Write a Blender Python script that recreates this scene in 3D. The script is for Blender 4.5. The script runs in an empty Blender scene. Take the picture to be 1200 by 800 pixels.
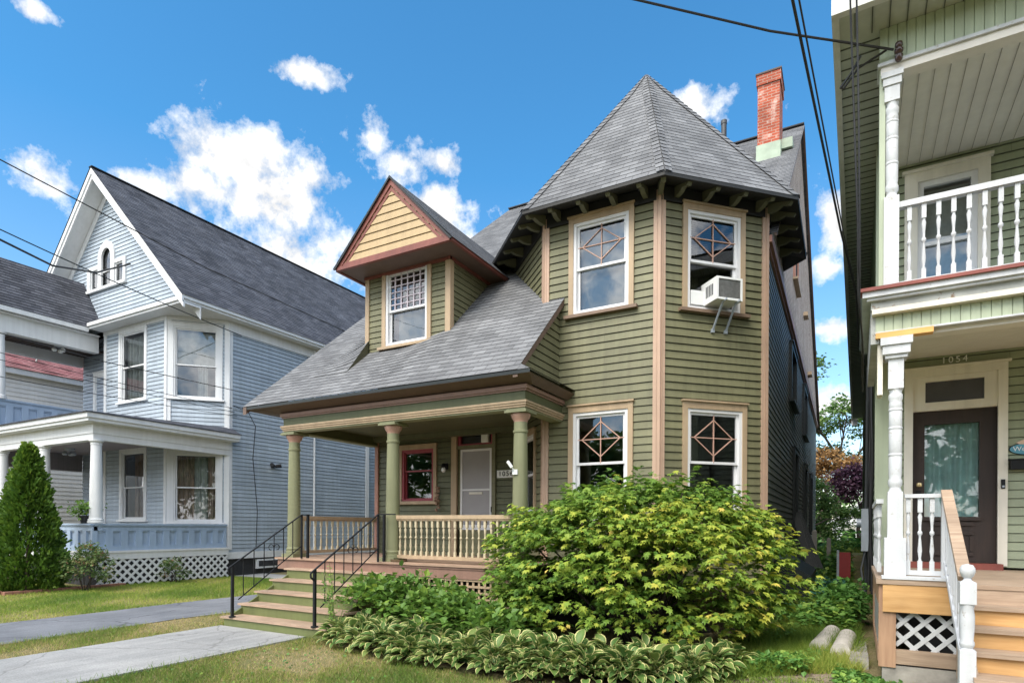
import bpy, math, random
import numpy as np
from mathutils import Vector, Matrix

random.seed(7)
RNG = np.random.default_rng(11)
SC = bpy.context.scene
COL = SC.collection
R = math.radians
V3 = Vector
UP = V3((0, 0, 1))
GZ = -1.84          # height of the front lawn; the camera is the origin

# ----------------------------------------------------------------- materials
def new_mat(name):
    m = bpy.data.materials.new(name); m.use_nodes = True
    nt = m.node_tree
    return m, nt, nt.nodes['Principled BSDF']

def lk(nt, a, b): nt.links.new(a, b)

def noise(nt, vec, scale, detail=4, rough=.55):
    n = nt.nodes.new('ShaderNodeTexNoise')
    n.inputs['Scale'].default_value = scale; n.inputs['Detail'].default_value = detail
    n.inputs['Roughness'].default_value = rough
    if vec is not None: lk(nt, vec, n.inputs['Vector'])
    return n.outputs['Fac']

def mapping(nt, vec, scale):
    n = nt.nodes.new('ShaderNodeMapping'); n.inputs['Scale'].default_value = scale
    lk(nt, vec, n.inputs['Vector']); return n.outputs['Vector']

def maprange(nt, val, a, b, c, d):
    n = nt.nodes.new('ShaderNodeMapRange')
    for k, x in zip((1, 2, 3, 4), (a, b, c, d)): n.inputs[k].default_value = x
    lk(nt, val, n.inputs[0]); return n.outputs[0]

def mixc(nt, fac, a, b, mode='MIX'):
    n = nt.nodes.new('ShaderNodeMix'); n.data_type = 'RGBA'; n.blend_type = mode
    for sock, v in ((n.inputs[0], fac), (n.inputs[6], a), (n.inputs[7], b)):
        if hasattr(v, 'links'): lk(nt, v, sock)
        elif isinstance(v, (int, float)): sock.default_value = v
        else: sock.default_value = (*v, 1) if len(v) == 3 else v
    return n.outputs[2]

def gray(nt, val):
    n = nt.nodes.new('ShaderNodeCombineColor')
    for i in range(3): lk(nt, val, n.inputs[i])
    return n.outputs[0]

def objco(nt):
    return nt.nodes.new('ShaderNodeTexCoord').outputs['Object']

def geopos(nt):
    return nt.nodes.new('ShaderNodeNewGeometry').outputs['Position']

def bump(nt, bsdf, h, strength, dist=.01):
    b = nt.nodes.new('ShaderNodeBump'); b.inputs['Strength'].default_value = strength
    b.inputs['Distance'].default_value = dist
    lk(nt, h, b.inputs['Height']); lk(nt, b.outputs[0], bsdf.inputs['Normal'])

MATS = {}
def paint(name, col, rough=.55, var=.16, streak=.16, bmp=.12, spec=.4, chips=None, board=None):
    """painted wood: blotchy fading, vertical rain streaks, faint brush relief"""
    m, nt, b = new_mat(name)
    co = geopos(nt)
    n1 = noise(nt, co, 1.3, 5)
    n2 = noise(nt, mapping(nt, co, (9, 9, .55)), 1.0, 4)
    n3 = noise(nt, co, 45, 3)
    f1 = maprange(nt, n1, .3, .7, 1 - var, 1 + var)
    f2 = maprange(nt, n2, .35, .7, 1 + streak * .4, 1 - streak)
    mu = nt.nodes.new('ShaderNodeMath'); mu.operation = 'MULTIPLY'; lk(nt, f1, mu.inputs[0]); lk(nt, f2, mu.inputs[1])
    c = mixc(nt, 1.0, col, gray(nt, mu.outputs[0]), 'MULTIPLY')
    if board:
        br = nt.nodes.new('ShaderNodeTexBrick'); br.offset = .37; br.offset_frequency = 3
        for k_, v_ in (('Color1', (.90, .90, .90)), ('Color2', (1.07, 1.07, 1.06)), ('Mortar', (.42, .42, .42))): br.inputs[k_].default_value = (*v_, 1)
        br.inputs['Scale'].default_value = 1; br.inputs['Brick Width'].default_value = 2.7; br.inputs['Row Height'].default_value = board
        br.inputs['Mortar Size'].default_value = .0022; br.inputs['Mortar Smooth'].default_value = .2
        uvn = nt.nodes.new('ShaderNodeTexCoord').outputs['UV']
        lk(nt, uvn, br.inputs['Vector'])
        c = mixc(nt, 1.0, c, br.outputs['Color'], 'MULTIPLY')
        st = noise(nt, mapping(nt, uvn, (1.1, 1 / board, 1)), 1.0, 3)
        c = mixc(nt, 1.0, c, gray(nt, maprange(nt, st, .3, .7, .93, 1.06)), 'MULTIPLY')
        sp = maprange(nt, noise(nt, co, 26, 4, .7), .70, .76, 0, .5)
        c = mixc(nt, sp, c, (.40, .38, .32))
    if chips:
        ch = maprange(nt, noise(nt, mapping(nt, co, (1, 1, 1.0)), 14, 6, .7), .62, .67, 0, 1)
        c = mixc(nt, ch, c, chips)
    lk(nt, c, b.inputs['Base Color'])
    b.inputs['Roughness'].default_value = rough
    b.inputs['Specular IOR Level'].default_value = spec
    bump(nt, b, n3, bmp, .006)
    MATS[name] = m
    return m

def shingle(name, c1, c2, dark, width=.32, row=.145, spec=.3, mott=.25):
    m, nt, b = new_mat(name)
    uv = nt.nodes.new('ShaderNodeTexCoord').outputs['UV']
    br = nt.nodes.new('ShaderNodeTexBrick')
    br.offset = .5; br.squash = 1
    for k, v in (('Color1', c1), ('Color2', c2), ('Mortar', dark)): br.inputs[k].default_value = (*v, 1)
    br.inputs['Scale'].default_value = 1.0
    br.inputs['Mortar Size'].default_value = .0045; br.inputs['Mortar Smooth'].default_value = .3
    br.inputs['Brick Width'].default_value = width; br.inputs['Row Height'].default_value = row
    lk(nt, uv, br.inputs['Vector'])
    n1 = noise(nt, uv, .9, 5); n2 = noise(nt, uv, 120, 2); n4 = noise(nt, mapping(nt, uv, (3, 7, 1)), 1.0, 3)
    f = maprange(nt, n1, .3, .7, 1 - mott, 1 + mott)
    c = mixc(nt, 1.0, br.outputs['Color'], gray(nt, f), 'MULTIPLY')
    c = mixc(nt, 1.0, c, gray(nt, maprange(nt, n4, .3, .7, .88, 1.12)), 'MULTIPLY')
    c = mixc(nt, 1.0, c, gray(nt, maprange(nt, n2, .3, .7, .86, 1.14)), 'MULTIPLY')
    ws = noise(nt, mapping(nt, uv, (2.2, .18, 1)), 1.0, 5, .6)
    c = mixc(nt, maprange(nt, ws, .52, .72, 0, .38), c, tuple(x * .45 for x in c1))
    lk(nt, c, b.inputs['Base Color'])
    b.inputs['Roughness'].default_value = .9
    b.inputs['Specular IOR Level'].default_value = spec
    bump(nt, b, n2, .35, .004)
    MATS[name] = m
    return m

def simple(name, col, rough=.5, metal=0., var=.12, scale=6, bmp=.08, spec=.5):
    m, nt, b = new_mat(name)
    co = objco(nt)
    n1 = noise(nt, co, scale, 5)
    c = mixc(nt, 1.0, col, gray(nt, maprange(nt, n1, .3, .7, 1 - var, 1 + var)), 'MULTIPLY')
    lk(nt, c, b.inputs['Base Color'])
    b.inputs['Roughness'].default_value = rough; b.inputs['Metallic'].default_value = metal
    b.inputs['Specular IOR Level'].default_value = spec
    bump(nt, b, noise(nt, co, scale * 9, 3), bmp, .006)
    MATS[name] = m
    return m

def wood(name, c1, c2, axis=(1, 12, 12)):
    m, nt, b = new_mat(name)
    co = geopos(nt)
    n1 = noise(nt, mapping(nt, co, axis), 2.2, 6, .6)
    n2 = noise(nt, co, 1.5, 3)
    c = mixc(nt, maprange(nt, n1, .3, .7, 0, 1), c1, c2)
    c = mixc(nt, 1.0, c, gray(nt, maprange(nt, n2, .3, .7, .8, 1.2)), 'MULTIPLY')
    lk(nt, c, b.inputs['Base Color']); b.inputs['Roughness'].default_value = .6
    bump(nt, b, n1, .2, .004)
    MATS[name] = m
    return m

def foliage(name, ramp, trans=.35, rough=.5, vein=False):
    """leaf colour comes from a per-leaf value"""
    m, nt, b = new_mat(name)
    at = nt.nodes.new('ShaderNodeAttribute'); at.attribute_name = 'rnd'
    cr = nt.nodes.new('ShaderNodeValToRGB')
    e = cr.color_ramp.elements
    while len(e) < len(ramp): e.new(.5)
    for el, (p, c) in zip(e, ramp): el.position = p; el.color = (*c, 1)
    lk(nt, at.outputs['Fac'], cr.inputs[0])
    c = cr.outputs[0]
    if vein:
        uv = nt.nodes.new('ShaderNodeTexCoord').outputs['UV']
        sx = nt.nodes.new('ShaderNodeSeparateXYZ'); lk(nt, uv, sx.inputs[0])
        n = noise(nt, mapping(nt, uv, (3, 6, 1)), 2.0, 3)
        ad = nt.nodes.new('ShaderNodeMath'); ad.operation = 'ADD'; lk(nt, sx.outputs[0], ad.inputs[0])
        lk(nt, maprange(nt, n, .3, .7, -.10, .10), ad.inputs[1])
        edge = maprange(nt, ad.outputs[0], .79, .87, 0, 1)
        c = mixc(nt, edge, c, vein)
    lk(nt, c, b.inputs['Base Color'])
    b.inputs['Roughness'].default_value = rough
    b.inputs['Specular IOR Level'].default_value = .35
    tr = nt.nodes.new('ShaderNodeBsdfTranslucent'); lk(nt, c, tr.inputs[0])
    mx = nt.nodes.new('ShaderNodeMixShader'); mx.inputs[0].default_value = trans
    out = nt.nodes['Material Output']
    lk(nt, b.outputs[0], mx.inputs[1]); lk(nt, tr.outputs[0], mx.inputs[2]); lk(nt, mx.outputs[0], out.inputs[0])
    MATS[name] = m
    return m

def glass(name, tint=(.75, .8, .8), refl=1.0):
    m, nt, b = new_mat(name)
    out = nt.nodes['Material Output']
    gl = nt.nodes.new('ShaderNodeBsdfGlossy'); gl.inputs['Roughness'].default_value = .015
    gl.inputs['Color'].default_value = (.95, .97, 1, 1)
    n = noise(nt, geopos(nt), 1.2, 2)
    bp = nt.nodes.new('ShaderNodeBump'); bp.inputs['Strength'].default_value = .05; bp.inputs['Distance'].default_value = .05
    lk(nt, n, bp.inputs['Height']); lk(nt, bp.outputs[0], gl.inputs['Normal'])
    tp = nt.nodes.new('ShaderNodeBsdfTransparent'); tp.inputs[0].default_value = (*tint, 1)
    fr = nt.nodes.new('ShaderNodeFresnel'); fr.inputs['IOR'].default_value = 1.52
    mx = nt.nodes.new('ShaderNodeMixShader')
    lk(nt, maprange(nt, fr.outputs[0], 0, 1, .07 * refl, 1.0), mx.inputs[0])
    lk(nt, tp.outputs[0], mx.inputs[1]); lk(nt, gl.outputs[0], mx.inputs[2]); lk(nt, mx.outputs[0], out.inputs[0])
    MATS[name] = m
    return m

# main house
OLIVE = paint('olive_paint', (.163, .158, .088), .55, .13, .15, board=.132)
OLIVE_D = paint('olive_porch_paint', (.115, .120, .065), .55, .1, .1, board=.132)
OLIVE_L = paint('olive_column_paint', (.185, .19, .105), .5, .12, .14)
BRACK = paint('eave_shaded_olive_paint', (.12, .12, .075), .55, .1, .1)  # darker olive: shade under the eaves put into the bracket colour
SILLC = paint('brown_sill_paint', (.20, .135, .095), .55, .1, .1)
PINKTAN = paint('pink_tan_trim_paint', (.46, .315, .23), .55, .1, .12)
TAN = paint('tan_trim_paint', (.40, .295, .19), .55, .12, .15)
TANY = paint('gable_tan_paint', (.42, .305, .165), .55, .08, .1)
ROSE = paint('rose_trim_paint', (.40, .20, .15), .55, .12, .15)
BRICKRED = paint('oxblood_trim_paint', (.20, .066, .05), .5, .15, .15)
CRIMSON = paint('crimson_sash_paint', (.30, .055, .07), .5, .1, .1)
BROWN = paint('brown_soffit_paint', (.13, .085, .065), .6, .15, .1)
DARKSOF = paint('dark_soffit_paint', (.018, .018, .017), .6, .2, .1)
WHITE = paint('white_paint', (.54, .555, .57), .5, .07, .14, .3, chips=(.40, .38, .35))
WHITE_OLD = paint('peeling_white_paint', (.55, .565, .585), .6, .08, .14, .3, chips=(.33, .30, .27))
VINYL = paint('white_vinyl', (.70, .70, .71), .35, .03, .04)
BLACKSIDE = paint('charcoal_siding_paint', (.23, .235, .215), .5, .15, .1, bmp=.0, spec=.35)
BLACKTRIM = paint('black_green_trim', (.012, .016, .016), .4, .2, .1)
SCALE = shingle('fishscale_shingle', (.42, .33, .28), (.52, .43, .37), (.12, .10, .09), .16, .14, mott=.15)
ROOF = shingle('grey_shingle', (.132, .134, .140), (.196, .199, .206), (.05, .05, .053), .27, .145, mott=.24)
ROOF_N = shingle('charcoal_shingle', (.046, .05, .064), (.10, .105, .125), (.016, .017, .02), .30, .145, mott=.3)
ROOF_R = shingle('red_shingle', (.26, .10, .105), (.36, .18, .18), (.1, .03, .03), .3, .145)
DECK = paint('deck_skirt_paint', (.24, .14, .105), .55, .12, .1)
TREAD = wood('tread_wood', (.44, .315, .225), (.31, .21, .15))
DECKW = wood('deck_floor_wood', (.38, .26, .185), (.28, .18, .125))
RISER = paint('riser_green_paint', (.13, .15, .055), .55, .1, .1)
IRON = simple('black_iron', (.010, .011, .013), .6, .0, .2, spec=.25)
CAPPINK = paint('capital_pink_paint', (.40, .24, .185), .5, .1, .1)
MUNTIN = paint('diamond_muntin_paint', (.50, .31, .24), .5, .05, .05)
LEADED = paint('leaded_muntin_paint', (.62, .55, .60), .5, .05, .05)
# left house
BLUE = paint('blue_grey_siding', (.39, .45, .515), .5, .08, .10, board=.14)
BLUE_P = paint('blue_panel_paint', (.31, .40, .53), .5, .08, .08)
LWHITE = paint('house_white_trim', (.68, .69, .70), .5, .05, .07)
MAUVE = paint('porch_ceiling_paint', (.30, .27, .29), .6, .1, .05)
DKCEIL = paint('varnished_ceiling', (.05, .032, .028), .4, .2, .05)
STONE_D = simple('dark_foundation', (.03, .03, .032), .9, 0, .4, 3, .4)
STONE = simple('rubble_stone', (.30, .28, .25), .9, 0, .35, 5, .5)
# right house
SAGE = paint('sage_vinyl', (.29, .325, .22), .5, .08, .1, board=.112)
SAGE_L = paint('sage_trim', (.40, .455, .33), .5, .1, .12)
SAGE_D = paint('sage_soffit', (.44, .46, .41), .6, .08, .06)
CREAM = paint('cream_trim', (.68, .645, .56), .5, .08, .1)
BEADC = paint('beige_soffit_vinyl', (.70, .665, .61), .5, .06, .05)
NEWWOOD = wood('new_pine', (.60, .36, .15), (.46, .25, .09))
NEWWOOD_T = wood('weathered_pine', (.43, .32, .23), (.26, .18, .125))
NEWWOOD_V = wood('upright_pine', (.40, .25, .155), (.29, .165, .10), (12, 12, 1))
YELLOWW = wood('raw_yellow_plank', (.66, .38, .12), (.55, .29, .08))
REDEDGE = paint('red_floor_paint', (.24, .065, .05), .5, .2, .1)
PEELGREY = paint('peeling_grey_board', (.38, .39, .37), .7, .3, .1, .4, chips=(.20, .13, .08))
DARKDOOR = wood('dark_door_wood', (.030, .016, .011), (.016, .009, .007), (12, 12, 1))
TEALC = simple('teal_curtain', (.60, .85, .83), .8, 0, .15, 5)
# general
GLASS = glass('window_glass')
GLASS_S = glass('dark_screen_glass', (.35, .38, .42), 1.0)
CURT_R = wood('patterned_rust_curtain', (.58, .40, .32), (.24, .17, .15), (7, 7, 1.5))
CURT_G = simple('grey_curtain', (.50, .50, .48), .9, 0, .2, 5)
CURT_D = simple('dim_shade_cloth', (.38, .40, .45), .9, 0, .08, 2)
SCREEN = simple('screen_mesh_grey', (.33, .32, .33), .7, 0, .06, 3)
CABLE = simple('black_cable', (.008, .008, .009), .5)
CABLE_G = simple('dark_grey_pipe', (.05, .055, .06), .5)
PLASTIC = simple('white_plastic', (.75, .76, .75), .4, 0, .05, 4)
GREYBOX = simple('grey_meter_metal', (.36, .40, .45), .45, .2, .1)
GRILLE = simple('aluminium_grille', (.38, .38, .38), .4, .4, .2, 20)
CONC = simple('pale_concrete', (.50, .47, .43), .9, 0, .18, 5, .5)
BARK = simple('bark', (.07, .05, .035), .9, 0, .35, 8, .6)
BARK_D = simple('dark_stems', (.03, .022, .016), .9, 0, .35, 8, .6)

def brick_mat(name, c1, c2, mortar):
    m, nt, b = new_mat(name)
    uv = nt.nodes.new('ShaderNodeTexCoord').outputs['UV']
    br = nt.nodes.new('ShaderNodeTexBrick')
    for k, v in (('Color1', c1), ('Color2', c2), ('Mortar', mortar)): br.inputs[k].default_value = (*v, 1)
    br.inputs['Scale'].default_value = 1; br.inputs['Brick Width'].default_value = .21
    br.inputs['Row Height'].default_value = .073; br.inputs['Mortar Size'].default_value = .007
    lk(nt, uv, br.inputs['Vector'])
    n = noise(nt, uv, 2.0, 5)
    c = mixc(nt, 1.0, br.outputs['Color'], gray(nt, maprange(nt, n, .3, .7, .6, 1.3)), 'MULTIPLY')
    c = mixc(nt, maprange(nt, noise(nt, uv, 3.3, 5), .57, .68, 0, .6), c, (.62, .5, .44))
    lk(nt, c, b.inputs['Base Color']); b.inputs['Roughness'].default_value = .9
    bump(nt, b, br.outputs['Fac'], -.6, .008)
    return m
BRICK = brick_mat('red_brick', (.40, .085, .04), (.30, .06, .03), (.36, .27, .22))
VERDI = simple('verdigris_flashing', (.33, .40, .31), .7, 0, .15, 4)

# leaf materials
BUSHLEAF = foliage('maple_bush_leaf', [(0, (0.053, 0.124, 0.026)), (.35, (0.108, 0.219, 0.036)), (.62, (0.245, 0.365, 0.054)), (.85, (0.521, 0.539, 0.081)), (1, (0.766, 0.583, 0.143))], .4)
HOSTALEAF = foliage('variegated_hosta_leaf', [(0, (0.068, 0.142, 0.038)), (.6, (0.116, 0.207, 0.049)), (1, (0.191, 0.249, 0.066))], .3, .45, vein=(0.710, 0.651, 0.284))
HYDLEAF = foliage('hydrangea_leaf', [(0, (0.064, 0.140, 0.031)), (.5, (0.138, 0.255, 0.047)), (.85, (0.295, 0.412, 0.062)), (1, (0.634, 0.624, 0.109))], .35, .4)
ARBLEAF = foliage('arborvitae_leaf', [(0, (0.038, 0.090, 0.012)), (.6, (0.098, 0.188, 0.022)), (1, (0.210, 0.300, 0.038))], .25)
ROSELEAF = foliage('rose_leaf', [(0, (0.052, 0.111, 0.033)), (.55, (0.130, 0.208, 0.065)), (.85, (0.286, 0.273, 0.117)), (1, (0.468, 0.208, 0.156))], .3)
WEEDLEAF = foliage('weed_leaf', [(0, (0.052, 0.149, 0.033)), (.6, (0.129, 0.281, 0.058)), (1, (0.310, 0.446, 0.083))], .35)
BLUEWEED = foliage('bluish_weed_leaf', [(0, (0.039, 0.146, 0.088)), (.6, (0.088, 0.254, 0.166)), (1, (0.195, 0.429, 0.332))], .3)
GRASSB = foliage('lawn_blade', [(0, (0.109, 0.173, 0.031)), (.4, (0.203, 0.245, 0.058)), (.65, (0.421, 0.338, 0.144)), (1, (0.624, 0.461, 0.245))], .35, .6)
GRASSG = foliage('green_blade', [(0, (0.102, 0.200, 0.030)), (.6, (0.256, 0.354, 0.052)), (1, (0.510, 0.492, 0.121))], .4, .6)
TREEG = foliage('green_tree_leaf', [(0, (0.069, 0.148, 0.036)), (.6, (0.161, 0.274, 0.074)), (1, (0.343, 0.421, 0.123))], .35)
TREEB = foliage('russet_tree_leaf', [(0, (0.203, 0.112, 0.046)), (.6, (0.446, 0.264, 0.105)), (1, (0.690, 0.446, 0.188))], .35)
TREEP = foliage('purple_tree_leaf', [(0, (0.037, 0.017, 0.030)), (.6, (0.103, 0.048, 0.082)), (1, (0.220, 0.115, 0.164))], .3)

# ----------------------------------------------------------------- mesh tools
class MB:
    def __init__(s): s.v = []; s.f = []; s.uv = []
    def quad(s, pts, uv=None):
        i = len(s.v); s.v += [tuple(p) for p in pts]; s.f.append(tuple(range(i, i + len(pts))))
        s.uv.append(uv)
        return s
    def box(s, x0, x1, y0, y1, z0, z1):
        return s.fbox(WORLD, x0, x1, z0, z1, -y1, -y0)
    def fbox(s, fr, u0, u1, v0, v1, n0, n1):
        """box in a wall frame: u along, v up, n outwards"""
        P = lambda u, v, n: fr.p(u, v, n)
        c = [(u0, v0), (u1, v0), (u1, v1), (u0, v1)]
        du, dv, dn = u1 - u0, v1 - v0, n1 - n0
        s.quad([P(*q, n1) for q in c], [(u0, v0), (u1, v0), (u1, v1), (u0, v1)])
        s.quad([P(*q, n0) for q in c[::-1]], [(u1, v0)] * 0 or [(u0, v1), (u1, v1), (u1, v0), (u0, v0)])
        for k in range(4):
            a, b = c[k], c[(k + 1) % 4]
            L = du if k % 2 == 0 else dv
            s.quad([P(*a, n0), P(*b, n0), P(*b, n1), P(*a, n1)], [(0, 0), (L, 0), (L, dn), (0, dn)] if k % 2 == 0 else [(0, a[1]), (0, b[1]), (dn, b[1]), (dn, a[1])])
        return s
    def beam(s, a, b, w, h, up=UP):
        """rectangular bar from a to b"""
        a, b = V3(a), V3(b); d = (b - a); L = d.length; d.normalize()
        side = d.cross(V3(up)).normalized(); n = side.cross(d)
        c = [(-w / 2, -h / 2), (w / 2, -h / 2), (w / 2, h / 2), (-w / 2, h / 2)]
        A = [a + side * x + n * y for x, y in c]; B = [b + side * x + n * y for x, y in c]
        s.quad(A[::-1]); s.quad(B)
        for k in range(4):
            j = (k + 1) % 4
            s.quad([A[k], A[j], B[j], B[k]][::1])
        return s
    def prism(s, pts, d):
        """extrude polygon pts by vector d (pts CCW seen from the +d side)"""
        d = V3(d); A = [V3(p) for p in pts]; B = [p + d for p in A]
        s.quad(B); s.quad(A[::-1])
        for k in range(len(A)):
            j = (k + 1) % len(A); s.quad([A[k], A[j], B[j], B[k]])
        return s
    def lathe(s, cx, cy, prof, n=18):
        rings = []
        for r, z in prof:
            i = len(s.v)
            s.v += [(cx + r * math.cos(2 * math.pi * k / n), cy + r * math.sin(2 * math.pi * k / n), z) for k in range(n)]
            rings.append(i)
        for a, b in zip(rings, rings[1:]):
            for k in range(n):
                j = (k + 1) % n
                s.f.append((a + k, a + j, b + j, b + k)); s.uv.append(None)
        s.f.append(tuple(rings[-1] + k for k in range(n))); s.uv.append(None)
        s.f.append(tuple(rings[0] + k for k in reversed(range(n)))); s.uv.append(None)
        return s
    def tube(s, pts, r, n=6, r1=None):
        pts = [V3(p) for p in pts]; m = len(pts)
        if r1 is None: r1 = r
        prev = None; rings = []
        for k, p in enumerate(pts):
            d = (pts[min(k + 1, m - 1)] - pts[max(k - 1, 0)]).normalized()
            if prev is None:
                a = d.cross(UP)
                if a.length < .05: a = d.cross(V3((1, 0, 0)))
            else:
                a = prev - d * prev.dot(d)
            a.normalize(); b = d.cross(a); prev = a
            rr = r + (r1 - r) * k / max(1, m - 1)
            i = len(s.v)
            s.v += [tuple(p + (a * math.cos(2 * math.pi * q / n) + b * math.sin(2 * math.pi * q / n)) * rr) for q in range(n)]
            rings.append(i)
        for A, B in zip(rings, rings[1:]):
            for q in range(n):
                j = (q + 1) % n
                s.f.append((A + q, A + j, B + j, B + q)); s.uv.append(None)
        s.f.append(tuple(rings[0] + q for q in reversed(range(n)))); s.uv.append(None)
        s.f.append(tuple(rings[-1] + q for q in range(n))); s.uv.append(None)
        return s
    def lap(s, fr, loops, exp, proud, vstart=None, gap=0.):
        """overlapping boards or shingle courses filling loops (even-odd) in frame fr"""
        edges = []
        vs = []
        for lp in loops:
            for k in range(len(lp)):
                a, b = lp[k], lp[(k + 1) % len(lp)]
                vs += [a[1]]
                if abs(a[1] - b[1]) > 1e-6: edges.append((a, b) if a[1] < b[1] else (b, a))
        lo, hi = min(vs), max(vs)
        if vstart is None: vstart = lo
        r = math.floor((lo - vstart) / exp + 1e-6)
        while vstart + r * exp < hi - 1e-5:
            v0 = vstart + r * exp; v1 = v0 + exp; r += 1
            bp = {round(x, 5) for x in vs if v0 + 1e-4 < x < v1 - 1e-4} | {round(max(v0, lo), 5), round(min(v1, hi), 5)}
            vg = v1 - gap
            if gap and lo < vg < hi: bp.add(round(vg, 5))
            bp = sorted(bp)
            for a, b in zip(bp, bp[1:]):
                m = (a + b) / 2
                act = []
                for (p, q) in edges:
                    if p[1] < m < q[1]:
                        X = lambda v: p[0] + (q[0] - p[0]) * (v - p[1]) / (q[1] - p[1])
                        act.append((X(m), X(a), X(b)))
                act.sort()
                oa = proud * (1 - (a - v0) / exp); ob = proud * (1 - (b - v0) / exp)
                if gap and m > vg: oa = ob = -.022        # open joint under the next board
                for L, Rr in zip(act[0::2], act[1::2]):
                    s.quad([fr.p(L[1], a, oa), fr.p(Rr[1], a, oa), fr.p(Rr[2], b, ob), fr.p(L[2], b, ob)],
                           [(L[1], a - vstart), (Rr[1], a - vstart), (Rr[2], b - vstart), (L[2], b - vstart)])
                    if a <= v0 + 1e-4:
                        s.quad([fr.p(L[1], a, -.022 if gap else 0), fr.p(Rr[1], a, -.022 if gap else 0), fr.p(Rr[1], a, oa), fr.p(L[1], a, oa)],
                               [(L[1], a - vstart)] * 4)
                    if gap and abs(b - vg) < 1e-4:
                        s.quad([fr.p(L[2], b, ob), fr.p(Rr[2], b, ob), fr.p(Rr[2], b, -.022), fr.p(L[2], b, -.022)], [(L[2], b - vstart)] * 4)
        return s

class Frame:
    def __init__(s, o, u, v=UP):
        s.o = V3(o); s.u = V3(u).normalized(); s.v = V3(v).normalized(); s.n = s.u.cross(s.v)
    def p(s, u, v, n=0): return s.o + s.u * u + s.v * v + s.n * n
WORLD = Frame((0, 0, 0), (1, 0, 0))          # u = X, v = Z, n = -Y (towards the street)

def rect(a, b, c, d): return [(a, c), (b, c), (b, d), (a, d)]

def mesh_of(name, mb, mat, smooth=None):
    me = bpy.data.meshes.new(name)
    if not mb.v: mb.quad([(0, 0, 0), (.01, 0, 0), (0, .01, 0)])
    me.from_pydata(mb.v, [], mb.f)
    uvl = me.uv_layers.new(name='UVMap')
    co = np.zeros((len(me.loops), 2), np.float32)
    i = 0
    for f, u in zip(mb.f, mb.uv):
        if u is not None and len(u) == len(f): co[i:i + len(f)] = u
        i += len(f)
    uvl.data.foreach_set('uv', co.ravel())
    me.materials.append(mat)
    if smooth:
        me.polygons.foreach_set('use_smooth', [True] * len(me.polygons))
        me.set_sharp_from_angle(angle=R(smooth))
    me.update()
    return me

ORG = {}; ROT = {}
def place(o, org, parent, rot=0.):
    org = V3(org)
    ORG[o] = org
    if parent is None:
        o.location = Matrix.Rotation(rot, 3, 'Z') @ org; o.rotation_euler = (0, 0, rot); ROT[o] = rot
    else:
        o.parent = parent; o.location = org - ORG[parent]; ROT[o] = ROT[parent]

def tag(o, label=None, cat=None, group=None, kind=None):
    for k, v in (('label', label), ('category', cat), ('group', group), ('kind', kind)):
        if v: o[k] = v
    return o

def part(name, mb, mat, parent=None, smooth=None, rot=0.):
    a = np.array(mb.v, dtype=float)
    lo, hi = a.min(0), a.max(0)
    org = V3(((lo[0] + hi[0]) / 2, (lo[1] + hi[1]) / 2, lo[2]))
    mb.v = [tuple(V3(p) - org) for p in mb.v]
    o = bpy.data.objects.new(name, mesh_of(name, mb, mat, smooth)); COL.objects.link(o)
    place(o, org, parent, rot)
    return o

def inst(name, me, org, parent, rotz=0.):
    """a further object sharing mesh data"""
    o = bpy.data.objects.new(name, me); COL.objects.link(o)
    place(o, org, parent)
    if parent is not None: o.rotation_euler = (0, 0, rotz)
    return o

def empty(name, org, label, cat, group=None, rot=0.):
    o = bpy.data.objects.new(name, None); o.empty_display_size = .2; COL.objects.link(o)
    place(o, org, None, rot)
    return tag(o, label, cat, group)

def thing(name, mb, mat, label, cat, group=None, smooth=None, rot=0.):
    return tag(part(name, mb, mat, None, smooth, rot), label, cat, group)

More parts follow.
